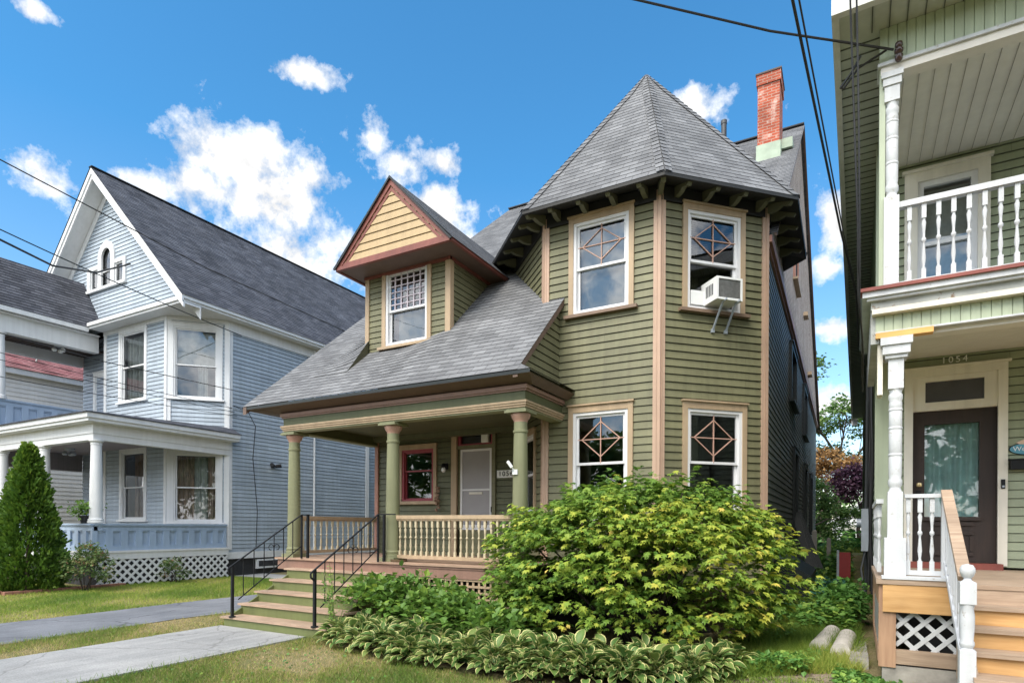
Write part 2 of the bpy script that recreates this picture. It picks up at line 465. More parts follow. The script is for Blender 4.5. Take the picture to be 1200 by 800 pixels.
# windows -------------------------------------------------------------------
def window(root, fr, u0, u1, v0, v1, casing, tw, frame_mat, glassm=GLASS, mid=.5, sill=None, sash_w=.045, muntin=None,
           shade=None, lower_glass=None, casing_n=.045, head=None, name='window', backing=None):
    """double-hung window; u0..v1 is the outside of the white frame, the casing surrounds it"""
    c = MB()
    hd = head or tw
    c.fbox(fr, u0 - tw, u0, v0, v1 + hd, -.01, casing_n)
    c.fbox(fr, u1, u1 + tw, v0, v1 + hd, -.01, casing_n)
    c.fbox(fr, u0 + .0005, u1 - .0005, v1, v1 + hd, -.01, casing_n - .003)
    c.fbox(fr, u0 - tw - .02, u1 + tw + .02, v1 + hd, v1 + hd + .03, -.01, casing_n + .03)
    w = part(name, c, casing, root)
    f = MB(); fw = .055
    f.fbox(fr, u0, u0 + fw, v0, v1, -.12, .025); f.fbox(fr, u1 - fw, u1, v0, v1, -.12, .025)
    f.fbox(fr, u0 + fw, u1 - fw, v1 - fw, v1, -.12, .022); f.fbox(fr, u0 + fw, u1 - fw, v0, v0 + fw * .8, -.12, .022)
    part('frame', f, frame_mat, w)
    a0, a1, b0, b1 = u0 + fw, u1 - fw, v0 + fw * .8, v1 - fw
    vm = b0 + (b1 - b0) * mid
    s = MB(); q = sash_w
    def sash(v_a, v_b, n0, n1):
        s.fbox(fr, a0, a0 + q, v_a, v_b, n0, n1); s.fbox(fr, a1 - q, a1, v_a, v_b, n0, n1)
        s.fbox(fr, a0 + q, a1 - q, v_a, v_a + q, n0, n1); s.fbox(fr, a0 + q, a1 - q, v_b - q, v_b, n0, n1)
    sash(vm - q / 2, b1, -.05, -.015); sash(b0, vm + q / 2, -.09, -.055)
    part('sash', s, frame_mat, w)
    g = MB(); g.quad([fr.p(a0, vm, -.035), fr.p(a1, vm, -.035), fr.p(a1, b1, -.035), fr.p(a0, b1, -.035)])
    part('pane', g, glassm, w)
    g = MB(); g.quad([fr.p(a0, b0, -.075), fr.p(a1, b0, -.075), fr.p(a1, vm, -.075), fr.p(a0, vm, -.075)])
    part('pane', g, lower_glass or glassm, w)
    if sill:
        sl = MB(); sl.fbox(fr, u0 - tw - .07, u1 + tw + .07, v0 - .075, v0 - .02, -.02, casing_n + .06)
        sl.fbox(fr, u0 - tw, u1 + tw, v0 - .02, v0, -.02, casing_n + .01)
        part('sill', sl, sill, w)
    if muntin == 'diamond':
        m = MB(); cx = (a0 + a1) / 2; cz = (vm + b1) / 2; hw = (a1 - a0) * .39; hh = (b1 - vm) * .36
        t = .016; n = -.022
        m.beam(fr.p(cx, vm, n), fr.p(cx, b1 - .03, n), t, .02, fr.n)
        m.beam(fr.p(a0 + .02, cz, n), fr.p(a1 - .02, cz, n), t, .018, fr.n)
        for (x0, z0, x1, z1) in ((-hw, 0, 0, hh), (0, hh, hw, 0), (hw, 0, 0, -hh), (0, -hh, -hw, 0)):
            m.beam(fr.p(cx + x0, cz + z0, n), fr.p(cx + x1, cz + z1, n), t, .016, fr.n)
        part('muntin', m, MUNTIN, w)
    elif muntin == 'grid':
        m = MB()
        for k in range(1, 6):
            x = a0 + (a1 - a0) * k / 6; m.fbox(fr, x - .013, x + .013, vm, b1, -.034, -.012)
        for k in range(1, 6):
            z = vm + (b1 - vm) * k / 6; m.fbox(fr, a0, a1, z - .01, z + .01, -.034, -.016)
        part('muntin', m, LEADED, w)
    if shade:
        for (kind, mat, p0, p1, q0, q1) in shade:
            cm = MB(); x0 = a0 + (a1 - a0) * p0; x1 = a0 + (a1 - a0) * p1; z0 = b0 + (b1 - b0) * q0; z1 = b0 + (b1 - b0) * q1
            if kind == 'flat':
                cm.fbox(fr, x0, x1, z0, z1, -.22, -.20)
            else:
                N = max(6, int((x1 - x0) / .035)); pr = None
                for k in range(N + 1):
                    x = x0 + (x1 - x0) * k / N; n = -.24 + .045 * math.sin(k * 1.7) + .02 * math.sin(k * .6)
                    if pr: cm.quad([fr.p(pr[0], z0, pr[1]), fr.p(x, z0, n), fr.p(x, z1, n), fr.p(pr[0], z1, pr[1])])
                    pr = (x, n)
            part('curtain' if kind != 'flat' else 'shade', cm, mat, w, 60)
    return w

# leaf clouds ---------------------------------------------------------------
T_LEAF = (np.array([[0, 0, 0], [-.5, .42, .10], [0, .40, -.03], [.5, .42, .10], [-.30, .75, .03], [.30, .75, .03], [0, 1.08, -.10]]),
          [(0, 2, 1), (0, 3, 2), (1, 2, 4), (2, 3, 5), (4, 2, 6), (2, 5, 6)])
T_MAPLE = (np.array([[0, 0, 0], [-.52, .30, -.02], [-.30, .52, .07], [-.42, .78, -.05], [0, .5, .0], [.42, .78, -.05], [.30, .52, .07], [.52, .30, -.02], [0, 1.1, -.14], [-.15, .72, .03], [.15, .72, .03]]),
           [(0, 4, 2, 1), (0, 7, 6, 4), (2, 4, 9, 3), (4, 6, 5, 10), (4, 10, 8, 9)])
T_CARD = (np.array([[-.45, 0, 0], [.45, 0, 0], [.4, .9, .12], [-.4, .9, -.05]]), [(0, 1, 2, 3)])
T_BLADE = (np.array([[-.5, 0, 0], [.5, 0, 0], [0, 1, 0]]), [(0, 1, 2)])
def hosta_template():
    xs = [0, .30, .46, .50, .40, .20, 0]; ys = [0, .10, .28, .48, .72, .90, 1.05]
    vs = []; uv = []; fs = []
    for k, (w, y) in enumerate(zip(xs, ys)):
        droop = .30 * y - .42 * y * y
        for j, f in enumerate((-1, -.72, 0, .72, 1)):
            vs.append((w * f, y, droop + abs(f) * w * .28)); uv.append((abs(f) if k not in (0, 6) else .75, y))
    for k in range(6):
        for j in range(4):
            a = k * 5 + j; fs.append((a, a + 1, a + 6, a + 5))
    return np.array(vs), fs, np.array(uv)
T_HOSTA = hosta_template()

def leaf_mesh(name, tmpl, pos, dirs, ups, size, rnd, mat, width=1.0):
    tv, tf = tmpl[0], tmpl[1]
    pos = np.asarray(pos, float); n = len(pos)
    d = dirs / np.linalg.norm(dirs, axis=1, keepdims=True)
    s = np.cross(d, ups); s /= np.linalg.norm(s, axis=1, keepdims=True) + 1e-9
    nn = np.cross(s, d)
    size = np.broadcast_to(size, (n,))
    width = np.broadcast_to(width, (n,))
    k = len(tv)
    v = (pos[:, None, :] + size[:, None, None] * (tv[None, :, 0, None] * (s * width[:, None])[:, None, :] + tv[None, :, 1, None] * d[:, None, :] + tv[None, :, 2, None] * nn[:, None, :])).reshape(-1, 3)
    me = bpy.data.meshes.new(name)
    fl = [len(f) for f in tf]
    idx = np.concatenate([np.array(f) for f in tf])
    L = len(idx)
    loops = (np.arange(n)[:, None] * k + idx[None, :]).ravel()
    tot = np.tile(fl, n); start = np.concatenate([[0], np.cumsum(tot)[:-1]])
    me.vertices.add(len(v)); me.vertices.foreach_set('co', v.astype(np.float32).ravel())
    me.loops.add(len(loops)); me.loops.foreach_set('vertex_index', loops.astype(np.int32))
    me.polygons.add(len(tot)); me.polygons.foreach_set('loop_start', start.astype(np.int32))
    if len(tmpl) > 2:
        uvl = me.uv_layers.new(name='UVMap')
        uvl.data.foreach_set('uv', np.tile(tmpl[2][idx], (n, 1)).astype(np.float32).ravel())
    at = me.attributes.new('rnd', 'FLOAT', 'POINT')
    at.data.foreach_set('value', np.repeat(np.clip(rnd, 0, 1), k).astype(np.float32))
    me.materials.append(mat)
    me.update(); me.validate()
    me.polygons.foreach_set('use_smooth', [len(tmpl) > 2] * len(me.polygons))
    return me

def unit(n):
    a = RNG.normal(size=(n, 3)); return a / np.linalg.norm(a, axis=1, keepdims=True)

def place_mesh(name, me, org, parent=None):
    o = bpy.data.objects.new(name, me); COL.objects.link(o); place(o, org, parent)
    return o

# =================================================================== MAIN HOUSE
H = empty('house', (-5.5, 15, GZ), 'olive green clapboard house with corner turret, tan trim and a pillared front porch', 'house')
c45 = math.sqrt(.5)
FT = Frame((0, 10, 0), (1, 0, 0))                    # turret front
FR = Frame((-2.73, 10, 0), (c45, c45, 0))            # turret right cant
FL = Frame((-6.38, 11.51, 0), (c45, -c45, 0))        # turret left cant
FS = Frame((-1.23, 0, 0), (0, 1, 0))                 # right flank
FB = Frame((0, 11.2, 0), (1, 0, 0))                  # wall at the back of the porch
FD = Frame((0, 9.67, 0), (1, 0, 0))                  # dormer front
LT = 2.12
EXP = .132
# turret walls with window openings
wt_u = (-4.29, -3.255, 3.82, 5.455); wt_l = (-4.28, -3.255, .10, 2.04)
wr_u = (.515, 1.575, 3.74, 5.42); wr_l = (.535, 1.63, .10, 2.03)
m = MB()
m.lap(FT, [rect(-4.87, -2.73, -1.1, 5.72), rect(wt_u[0], wt_u[1], *wt_u[2:]), rect(wt_l[0], wt_l[1], *wt_l[2:])], EXP, .02, gap=.011)
part('turret_wall', m, OLIVE, H)
m = MB()
m.lap(FR, [rect(0, LT, -1.1, 5.72), rect(wr_u[0], wr_u[1], *wr_u[2:]), rect(wr_l[0], wr_l[1], *wr_l[2:])], EXP, .02, gap=.011)
part('turret_wall', m, OLIVE, H)
wl = (.62, 1.62, .25, 1.80)
m = MB(); m.lap(FL, [rect(0, 2.135, -.7, 5.72), rect(*wl)], EXP, .02, gap=.011)
m.lap(Frame((-6.38, 15, 0), (0, -1, 0)), [rect(0, 3.49, 4.0, 5.72)], EXP, .02, gap=.011)
part('turret_wall', m, OLIVE, H)
# corner boards
def corner(x, y, z0, z1, ua, ub, mat=PINKTAN, w=.095):
    m = MB()
    fa = Frame((x, y, 0), ua); fb = Frame((x, y, 0), ub)
    m.fbox(fa, -w, 0, z0, z1, -.005, .035); m.fbox(fb, 0, w, z0, z1, -.005, .035)
    for f, s in ((fa, -1), (fb, 1)):
        m.fbox(f, min(s * w * .3, s * w * .45), max(s * w * .3, s * w * .45), z0, z1 - .01, .035, .042)
    m.beam(V3((x, y, z0)) + (fa.n + fb.n) * .012, V3((x, y, z1)) + (fa.n + fb.n) * .012, .05, .05, fa.n)
    return part('corner_board', m, mat, H)
corner(-2.73, 10, -1.1, 5.68, (1, 0, 0), (c45, c45, 0))
corner(-4.87, 10, -.67, 5.68, (c45, -c45, 0), (1, 0, 0))
corner(-1.23, 11.5, -1.1, 5.68, (c45, c45, 0), (0, 1, 0))

window(H, FT, *wt_u, TAN, .09, VINYL, muntin='diamond', sill=SILLC, head=.10, shade=[('flat', CURT_D, .02, .98, .02, .98)])
window(H, FT, *wt_l, TAN, .09, VINYL, muntin='diamond', sill=SILLC, head=.115, mid=.53)
window(H, FR, *wr_u, TAN, .09, VINYL, muntin='diamond', sill=SILLC, head=.10, mid=.50)
window(H, FR, *wr_l, TAN, .09, VINYL, muntin='diamond', sill=SILLC, head=.115, mid=.53)
window(H, FL, *wl, TAN, .08, VINYL, sill=TAN)

# right flank: charcoal clapboards below, fish-scale shingled gable above
side_open = [(16.9, 18.6, 3.3, 4.65), (22.6, 24.3, 3.2, 4.75), (18.2, 19.4, -.2, 2.1), (23.1, 24.4, -.2, 2.1), (27.4, 28.8, -.2, 2.1)]
m = MB(); m.lap(FS, [rect(11.5, 34.0, -1.2, 5.1)] + [rect(*o) for o in side_open], EXP, .012, gap=.024)
part('side_wall', m, BLACKSIDE, H)
for o in side_open:
    w = window(H, FS, *o, BLACKTRIM, .11, BLACKTRIM, glassm=GLASS_S, casing_n=.075, sill=BLACKTRIM)
FG = Frame((-1.17, 0, 0), (0, 1, 0))
m = MB(); m.lap(FG, [[(11.55, 5.2), (34.0, 5.2), (19.5, 11.72)], [(17.2, 6.5), (18.3, 6.5), (18.3, 7.7), (17.2, 7.7)]], .14, .004)
part('gable_wall', m, SCALE, H)
window(H, FG, 17.2, 18.3, 6.5, 7.7, ROSE, .12, BLACKTRIM, glassm=GLASS_S, casing_n=.06, sill=TAN, name='window')
m = MB(); m.fbox(FS, 11.5, 34.05, 5.08, 5.2, -.02, .10); m.fbox(FS, 11.5, 34.05, 5.02, 5.08, -.02, .05)
part('gable_band', m, ROSE, H)
for (yy, zz) in ((21.6, 6.9), (24.4, 5.6)):
    m = MB(); m.fbox(FG, yy, yy + .5, zz, zz + .12, 0, .14); part('shelf_bracket', m, TAN, H)
# unseen faces that close the body
m = MB(); m.quad([(-10, 33.9, -1.2), (-10, 11.2, -1.2), (-10, 11.2, 4.7), (-10, 19.5, 11.5), (-10, 33.9, 5.0)])
m.quad([(-1.25, 34, -1.2), (-10, 34, -1.2), (-10, 34, 5.2), (-1.25, 34, 5.2)])
part('rear_wall', m, OLIVE, H)
m = MB(); m.box(-10, -1.27, 11.3, 33.95, GZ - .3, -1.1); m.prism([(-4.87, 10.05, GZ - .3), (-2.76, 10.05, GZ - .3), (-1.27, 11.5, GZ - .3), (-6.3, 11.5, GZ - .3)], (0, 0, .74 - .003))
part('foundation', m, STONE_D, H)

# ------------------------------------------------------------------ roofs
SL = .83; AY = 8.2; AZ = 2.45; RY = 19.5
nrm = math.hypot(1, SL)
FRF = Frame((0, AY, AZ), (1, 0, 0), (0, 1 / nrm, SL / nrm))     # main front slope
sy = lambda y: (y - AY) * nrm
m = MB()
m.lap(FRF, [[(-11.02, 0), (-8.0, 0), (-8.0, sy(11.6)), (-1.05, sy(11.6)), (-1.05, sy(RY)), (-11.02, sy(RY))]], .145, .006)
# front right of the dormer the slope is steeper
SL2 = .955; n2 = math.hypot(1, SL2)
FR2 = Frame((0, AY, AZ), (1, 0, 0), (0, 1 / n2, SL2 / n2))
m.lap(FR2, [[(-6.7, 0), (-4.47, 0), (-4.47, (11.8 - AY) * n2), (-6.7, (11.8 - AY) * n2)]], .145, .006)
# swept strip that joins both slopes
sm = lambda t: t * t * (3 - 2 * t)
for k in range(32):
    N = 14
    for q in range(N):
        ta, tb = q / N, (q + 1) / N
        yk = lambda kk, t: AY + kk * .145 * ((1 - sm(t)) / nrm + sm(t) / n2)
        zz = lambda t, y, up: AZ + (SL + (SL2 - SL) * sm(t)) * (y - AY) + up
        xx = lambda t: -8.0 + 1.3 * t
        P = [(xx(t_), yk(kk, t_), zz(t_, yk(kk, t_), up)) for (t_, kk, up) in ((ta, k, .012), (tb, k, .012), (tb, k + 1, .001), (ta, k + 1, .001))]
        m.quad(P, [(P[0][0], k * .145), (P[1][0], k * .145), (P[2][0], k * .145 + .145), (P[3][0], k * .145 + .145)])
        m.quad([P[0], P[1], (P[1][0], P[1][1], P[1][2] - .011), (P[0][0], P[0][1], P[0][2] - .011)][::-1], [(P[0][0], k * .145)] * 4)
m.quad([(-11.02, RY, AZ + SL * 11.3), (-1.05, RY, AZ + SL * 11.3), (-1.05, 34.4, 5.0), (-11.02, 34.4, 5.0)], [(0, 0), (10, 0), (10, 16), (0, 16)])
RF = part('roof', m, ROOF, H)
m = MB()      # dark underside and rake boards
for x0, x1, w in ((-11.0, -10.9, .16), (-1.10, -1.055, .06)):
    if x0 > -5: part('rake_board', m, BROWN, RF); m = MB()
    y0 = AY if x0 < -5 else 11.6
    z = lambda y: AZ + SL * (y - AY)
    m.prism([(x0, y0, z(y0) - w), (x0, RY, z(RY) - w), (x0, RY, z(RY) - .012), (x0, y0, z(y0) - .012)], (x1 - x0, 0, 0))
    m.prism([(x0, RY, z(RY) - w), (x0, 34.4, 5.0 - w), (x0, 34.4, 4.99), (x0, RY, z(RY) - .012)], (x1 - x0, 0, 0))
part('rake_board', m, BROWN, RF)
m = MB(); m.quad([(-10.9, AY + .1, AZ - .09), (-10.9, RY, z(RY) - .17), (-10, RY, z(RY) - .17), (-10, AY + .1, AZ - .09)])
part('rake_soffit', m, BROWN, RF)
m = MB(); m.beam((-11.0, RY, z(RY) + .02), (-1.06, RY, z(RY) + .02), .2, .035); part('ridge_cap', m, ROOF, RF)
# little saddle left of the dormer with its green cheek
m = MB()
A = (-8.86, 9.02, 3.13); B = (-8.86, 9.75, 4.05); Cc = (-8.86, 9.75, 3.74)
for k in range(7, 22):
    ya, yb = AY + k * .145 / nrm, AY + (k + 1) * .145 / nrm
    ad = lambda y: max(0, .43 * (y - 9.02)) if y < 9.75 else .314 * max(0, 1 - (y - 9.75) / .85)
    for q in range(8):
        ta, tb = q / 8, (q + 1) / 8
        zf = lambda t, y, up: AZ + SL * (y - AY) + t * t * ad(y) + up
        P = [(-9.8 + .94 * ta, ya, zf(ta, ya, .017)), (-9.8 + .94 * tb, ya, zf(tb, ya, .017)), (-9.8 + .94 * tb, yb, zf(tb, yb, .006)), (-9.8 + .94 * ta, yb, zf(ta, yb, .006))]
        m.quad(P, [(P[0][0], k * .145), (P[1][0], k * .145), (P[2][0], k * .145 + .145), (P[3][0], k * .145 + .145)])
part('saddle_roof', m, ROOF, RF)
m = MB(); m.prism([A, Cc, B][::1], (-.03, 0, 0)); part('saddle_cheek', m, OLIVE, RF)
# cheek wall under the right end of the porch roof
FC = Frame((-4.58, 0, 0), (0, 1, 0))
m = MB(); zc = lambda y: AZ + SL2 * (y - AY)
m.lap(FC, [[(8.32, 2.47), (10.0, 2.47), (10.0, zc(10) - .03), (8.32, zc(8.32) - .03)]], EXP, .018, gap=.011)
part('cheek_wall', m, OLIVE, H)
m = MB(); m.prism([(-4.56, 8.22, zc(8.22) - .13), (-4.56, 10.0, zc(10.0) - .13), (-4.56, 10.0, zc(10.0) - .012), (-4.56, 8.22, zc(8.22) - .012)], (.085, 0, 0))
part('rake_board', m, BROWN, RF)
# small shingled skirt roof returning along the cheek
m = MB()
for k in range(3):
    f0, f1 = k / 3, (k + 1) / 3
    pa = lambda f, y: (-4.25 - .30 * f, y, 2.445 + .165 * f)
    y0, y1 = 8.2 + .17 * f0, 8.2 + .17 * f1
    m.quad([pa(f0, y0)[:2] + (pa(f0, y0)[2] + .008,), pa(f0, 10.02)[:2] + (pa(f0, 0)[2] + .008,), pa(f1, 10.02), pa(f1, y1)], [(y0, .145 * k), (10, .145 * k), (10, .145 * k + .145), (y1, .145 * k + .145)])
m.quad([(-4.47, 8.2, 2.447), (-4.25, 8.2, 2.447), (-4.55, 8.37, 2.612), (-4.56, 8.37, 2.612)], [(0, 0), (.2, 0), (0, .15), (0, .15)])
part('skirt_roof', m, ROOF, RF)

# ------------------------------------------------------------------ porch
PX0, PX1 = -10.16, -4.50           # beam ends
m = MB()
m.quad([(-11.02, 8.205, 2.385), (-4.25, 8.205, 2.385), (-4.25, 8.205, 2.44), (-11.02, 8.205, 2.44)])      # thin drip edge
m.quad([(-11.02, 8.2, 2.39), (-11.02, 11.3, 2.39), (-11.02, 11.3, 2.44), (-11.02, 8.2, 2.44)])
part('drip_edge', m, BLACKTRIM, H)
m = MB()
m.quad([(-11.02, 8.21, 2.39), (-4.26, 8.21, 2.39), (-4.40, 8.6, 2.285), (PX0 - .1, 8.6, 2.285)])
m.quad([(-11.02, 8.21, 2.39), (PX0 - .1, 8.6, 2.285), (PX0 - .1, 11.2, 2.285), (-11.02, 11.2, 2.39)])
m.quad([(-4.26, 8.21, 2.39), (-4.26, 10.0, 2.39), (-4.40, 10.0, 2.285), (-4.40, 8.6, 2.285)])
part('soffit', m, BROWN, H)
m = MB()
for (z0, z1, o) in ((2.22, 2.285, .05), (2.19, 2.22, .025)):
    m.box(PX0 - o, PX1 + o, 8.53 - o, 8.70, z0, z1); m.box(PX1 - .1, PX1 + o, 8.70, 9.99, z0, z1); m.box(PX0 - o, PX0 + .15, 8.70, 11.15, z0, z1)
part('crown_moulding', m, BROWN if 0 else paint('brown_pink_moulding', (.24, .145, .11), .5, .1, .1), H)
m = MB(); m.box(PX0, PX1, 8.53, 8.75, 1.935, 2.20); m.box(PX1 - .22, PX1, 8.75, 9.99, 1.935, 2.20); m.box(PX0, PX0 + .22, 8.75, 11.15, 1.935, 2.20)
part('porch_beam', m, paint('frieze_green', (.085, .095, .045), .55, .1, .1), H)
m = MB()
for (z0, z1, o) in ((2.00, 2.035, .045), (1.965, 2.00, .03), (1.93, 1.965, .012)):
    m.box(PX0 - o, PX1 + o, 8.53 - o, 8.60, z0, z1); m.box(PX1 - .05, PX1 + o, 8.6, 9.99, z0, z1); m.box(PX0 - o, PX0 + .05, 8.6, 11.15, z0, z1)
part('beam_moulding', m, TAN, H)
m = MB(); m.box(PX0 + .01, PX1 - .01, 8.541, 8.76, 1.905, 1.932); m.box(PX1 - .23, PX1 - .01, 8.76, 9.98, 1.905, 1.932); m.box(PX0 + .01, PX0 + .23, 8.76, 11.14, 1.905, 1.932)
part('beam_soffit', m, paint('pale_olive_soffit', (.27, .275, .165), .55, .08, .1), H)
m = MB(); m.box(PX0 + .2, PX1 - .2, 8.74, 11.2, 2.12, 2.16); m.box(-9.95, -4.8, 11.0, 11.19, 2.0, 2.12)
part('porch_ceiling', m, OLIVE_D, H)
# columns
def column_mesh():
    pr = [(.155, 0), (.155, .05), (.14, .06), (.15, .09), (.15, .11), (.132, .13), (.130, .5), (.128, 1.0), (.120, 1.7), (.112, 2.12), (.125, 2.13), (.125, 2.165), (.112, 2.175), (.112, 2.33)]
    return MB().lathe(0, 0, pr, 22)
def capital_mesh():
    return MB().lathe(0, 0, [(.112, 2.30), (.118, 2.33), (.150, 2.37), (.165, 2.41), (.165, 2.435), (.15, 2.44)], 22)
def abacus_mesh(): return MB().box(-.20, .20, -.20, .20, 2.44, 2.475).box(-.18, .18, -.18, .18, 2.475, 2.50)
cm_ = mesh_of('column', column_mesh(), OLIVE_L, 40); cc_ = mesh_of('capital', capital_mesh(), CAPPINK, 40); ca_ = mesh_of('abacus', abacus_mesh(), OLIVE_L)
DZ = -.67
COLX = (-10.0, -7.36, -4.66)
for x in COLX:
    o = inst('column', cm_, (x, 8.68, -.595), H)
    inst('capital', cc_, (x, 8.68, -.595), o); inst('abacus', ca_, (x, 8.68, -.595), o)
m = MB()
for x in COLX: m.box(x - .17, x + .17, 8.51, 8.85, DZ, -.594)
part('plinth', m, OLIVE_L, H)
# deck
m = MB()
w = .085; y = 8.40
x = -10.25
m.box(-10.25, -4.55, 8.40, 11.2, DZ - .035, DZ)
part('porch_floor', m, DECKW, H)
m = MB(); m.box(-10.2, -4.6, 8.44, 8.5, -.905, DZ - .036); m.box(-10.2, -10.15, 8.5, 11.2, -.905, DZ - .036)
m.box(-7.2, -4.6, 8.425, 8.44, DZ - .075, DZ - .037)
part('porch_skirt', m, DECK, H)
m = MB()
for k in range(22): m.box(-7.18 + k * .115, -7.14 + k * .115, 8.47, 8.485, GZ + .05, -.905)
for k in range(9): m.box(-7.2, -4.7, 8.455, 8.47, -1.78 + k * .105, -1.742 + k * .105)
part('lattice', m, TAN, H)
m = MB(); m.box(-10.15, -4.65, 8.7, 8.75, GZ - .2, -.91); m.box(-10.15, -10.1, 8.75, 11.2, GZ - .2, -.91); part('porch_base', m, BLACKTRIM, H)
m = MB(); m.box(-7.42, -7.2, 8.42, 8.55, GZ, -.905); part('skirt_post', m, OLIVE, H)
# stairs
ST = part('stairs', MB().box(-9.68, -7.18, 7.0, 8.42, GZ - .1, GZ + .1), RISER, H)
for k in range(5):
    yn = 6.84 + k * .345; zt = GZ + .195 * (k + 1)
    part('tread', MB().box(-9.76, -7.12, yn, yn + .40, zt - .032, zt), TREAD, ST)
    part('riser', MB().box(-9.70, -7.18, yn + .03, yn + .06, zt - .195 + (.001 if k else -.08), zt - .033), RISER, ST)
for x in (-9.69, -7.21): part('stringer', MB().prism([(x, 6.9, GZ - .05), (x, 8.43, GZ - .05), (x, 8.43, -.9), (x, 6.9, GZ + .16)], (.03, 0, 0)), RISER, ST)
# iron handrails
def handrail(x0, x1, ya, yb, za, zb, name='handrail'):
    m = MB()
    A = V3((x0, ya, za)); B = V3((x1, yb, zb)); drop = V3((0, 0, -.62))
    m.beam(A + V3((0, -.05, -.03)), B, .034, .016)
    m.beam(B - V3((0, .005, 0)), B + V3((.28 if x1 > -8.5 else .05, .15, .0)), .04, .02)
    m.beam(A + drop * 1.1 + V3((0, .12, .06)), B + drop * 1.0, .016, .016)
    root = part(name, m, IRON, H)
    n = MB(); n.beam((x0, ya, GZ + .20), A, .042, .042, (1, 0, 0)); part('end_post', MB().beam((x1, yb, DZ), B, .03, .03, (1, 0, 0)), IRON, root); part('end_post', MB().beam((x1 + .02, yb + .14, DZ), B + V3((.02, .14, .0)), .042, .042, (1, 0, 0)), IRON, root)
    n.lathe(x0, ya, [(.06, GZ + .195), (.06, GZ + .215), (.03, GZ + .22)], 10)
    n.tube([A + V3((0, -.05, -.03)), A + V3((0, -.085, -.06)), A + V3((0, -.08, -.12)), A + V3((0, -.03, -.16))], .016, 6)
    part('newel', n, IRON, root)
    for k in range(1, 7):
        t = k / 7
        p = A.lerp(B, t); q = (A + drop * 1.1).lerp(B + drop, t)
        part('baluster', MB().beam(q, p, .013, .013, (1, 0, 0)), IRON, root)
    # heart scroll on the fourth bar
    p = A.lerp(B, 4 / 7) + V3((0, 0, -.30)); s = MB()
    ax = V3((0, 1, 0)).normalized()
    for sg in (-1, 1):
        pts = []
        for k in range(15):
            a = k / 14 * 1.55 * math.pi
            r = .065 * (1 - .35 * k / 14)
            pts.append(p + ax * sg * (.07 - r * math.cos(a)) + V3((0, 0, r * math.sin(a) + .06)))
        pts = [p + V3((0, 0, -.16))] + pts
        s.tube(pts, .008, 5)
    part('scroll', s, IRON, root)
    return root
handrail(-9.46, -9.46, 6.86, 8.40, -.72, .20)
handrail(-7.42, -7.42, 6.86, 8.35, -.72, .20)
# turned porch railings
def baluster_mesh(h, r=.023, sq=.021, mat=TAN):
    b = MB().box(-sq, sq, -sq, sq, 0, h * .13).box(-sq, sq, -sq, sq, h * .80, h)
    b.lathe(0, 0, [(sq * .8, h * .13), (r * .55, h * .17), (r, h * .27), (r * .5, h * .45), (r * .55, h * .48), (r * 1.05, h * .50), (r * 1.05, h * .53), (r * .55, h * .55), (r * .6, h * .62), (r, h * .74), (r * .6, h * .78), (sq * .8, h * .80)], 8)
    return mesh_of('baluster', b, mat, 40)
BAL = baluster_mesh(.64, mat=paint('pale_baluster_paint', (.47, .40, .27), .5, .1, .1))
def railing(a, b, n):
    a, b = V3(a), V3(b)
    m = MB(); m.beam(a + V3((0, 0, .15)), b + V3((0, 0, .15)), .10, .07); m.beam(a + V3((0, 0, .105)), b + V3((0, 0, .105)), .06, .04)
    r = part('railing', m, TAN, H)
    part('bottom_rail', MB().beam(a + V3((0, 0, -.575)), b + V3((0, 0, -.575)), .09, .06), TAN, r)
    for k in range(n):
        p = a.lerp(b, (k + .5) / n); inst('baluster', BAL, (p.x, p.y, -.548), r)
    return r
railing((-7.24, 8.68, 0), (-4.78, 8.68, 0), 20)
railing((-10.0, 8.84, 0), (-10.0, 11.15, 0), 14)
# porch back wall
door = (-7.58, -6.72, DZ, 1.70); pw = (-9.20, -8.27, .57, 1.78); tr = (-7.58, -6.72, 1.82, 2.30)
m = MB(); m.lap(FB, [rect(-10.0, -6.0, DZ - .05, 2.6), rect(-7.62, -6.68, DZ, 2.35), rect(*pw)], EXP, .018, gap=.011)
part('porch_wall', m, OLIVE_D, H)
m = MB(); m.fbox(FB, -10.03, -9.93, DZ, 2.13, 0, .05); part('corner_board', m, ROSE, H)
window(H, FB, *pw, TAN, .085, CRIMSON, mid=.60, sill=TAN, sash_w=.03, shade=[('c', CURT_G, .72, 1.0, .03, .55)])
m = MB(); m.fbox(FB, -7.76, -7.62, DZ, 2.12, 0, .06); part('door_trim', m, TAN, H)
m = MB(); m.fbox(FB, -6.68, -6.60, DZ, 2.12, 0, .06); m.fbox(FB, -7.62, -6.68, 1.72, 1.79, -.1, .03); part('door_trim', m, OLIVE, H)
D = part('front_door', MB().fbox(FB, -7.61, -6.69, DZ, -.09, -.10, -.05).fbox(FB, -7.615, -7.56, -.09, 1.72, -.1, -.02).fbox(FB, -6.74, -6.685, -.09, 1.72, -.1, -.02), OLIVE, H)
m = MB(); x0, x1 = -7.56, -6.74
m.fbox(FB, x0, x0 + .05, -.09, 1.71, -.06, -.02); m.fbox(FB, x1 - .05, x1, -.09, 1.71, -.06, -.02)
m.fbox(FB, x0 + .05, x1 - .05, 1.66, 1.71, -.06, -.02); m.fbox(FB, x0 + .05, x1 - .05, -.09, .02, -.06, -.02); m.fbox(FB, x0 + .05, x1 - .05, .78, .82, -.06, -.02)
part('storm_frame', m, VINYL, D)
m = MB(); m.fbox(FB, x0 + .05, x1 - .05, .02, 1.66, -.05, -.04); part('screen', m, SCREEN, D)
m = MB(); m.fbox(FB, -7.32, -6.98, .70, .75, -.04, -.012); part('mail_slot', m, CREAM, D)
m = MB(); m.fbox(FB, -6.725, -6.70, .30, .42, -.02, .03); part('handle', m, IRON, D)
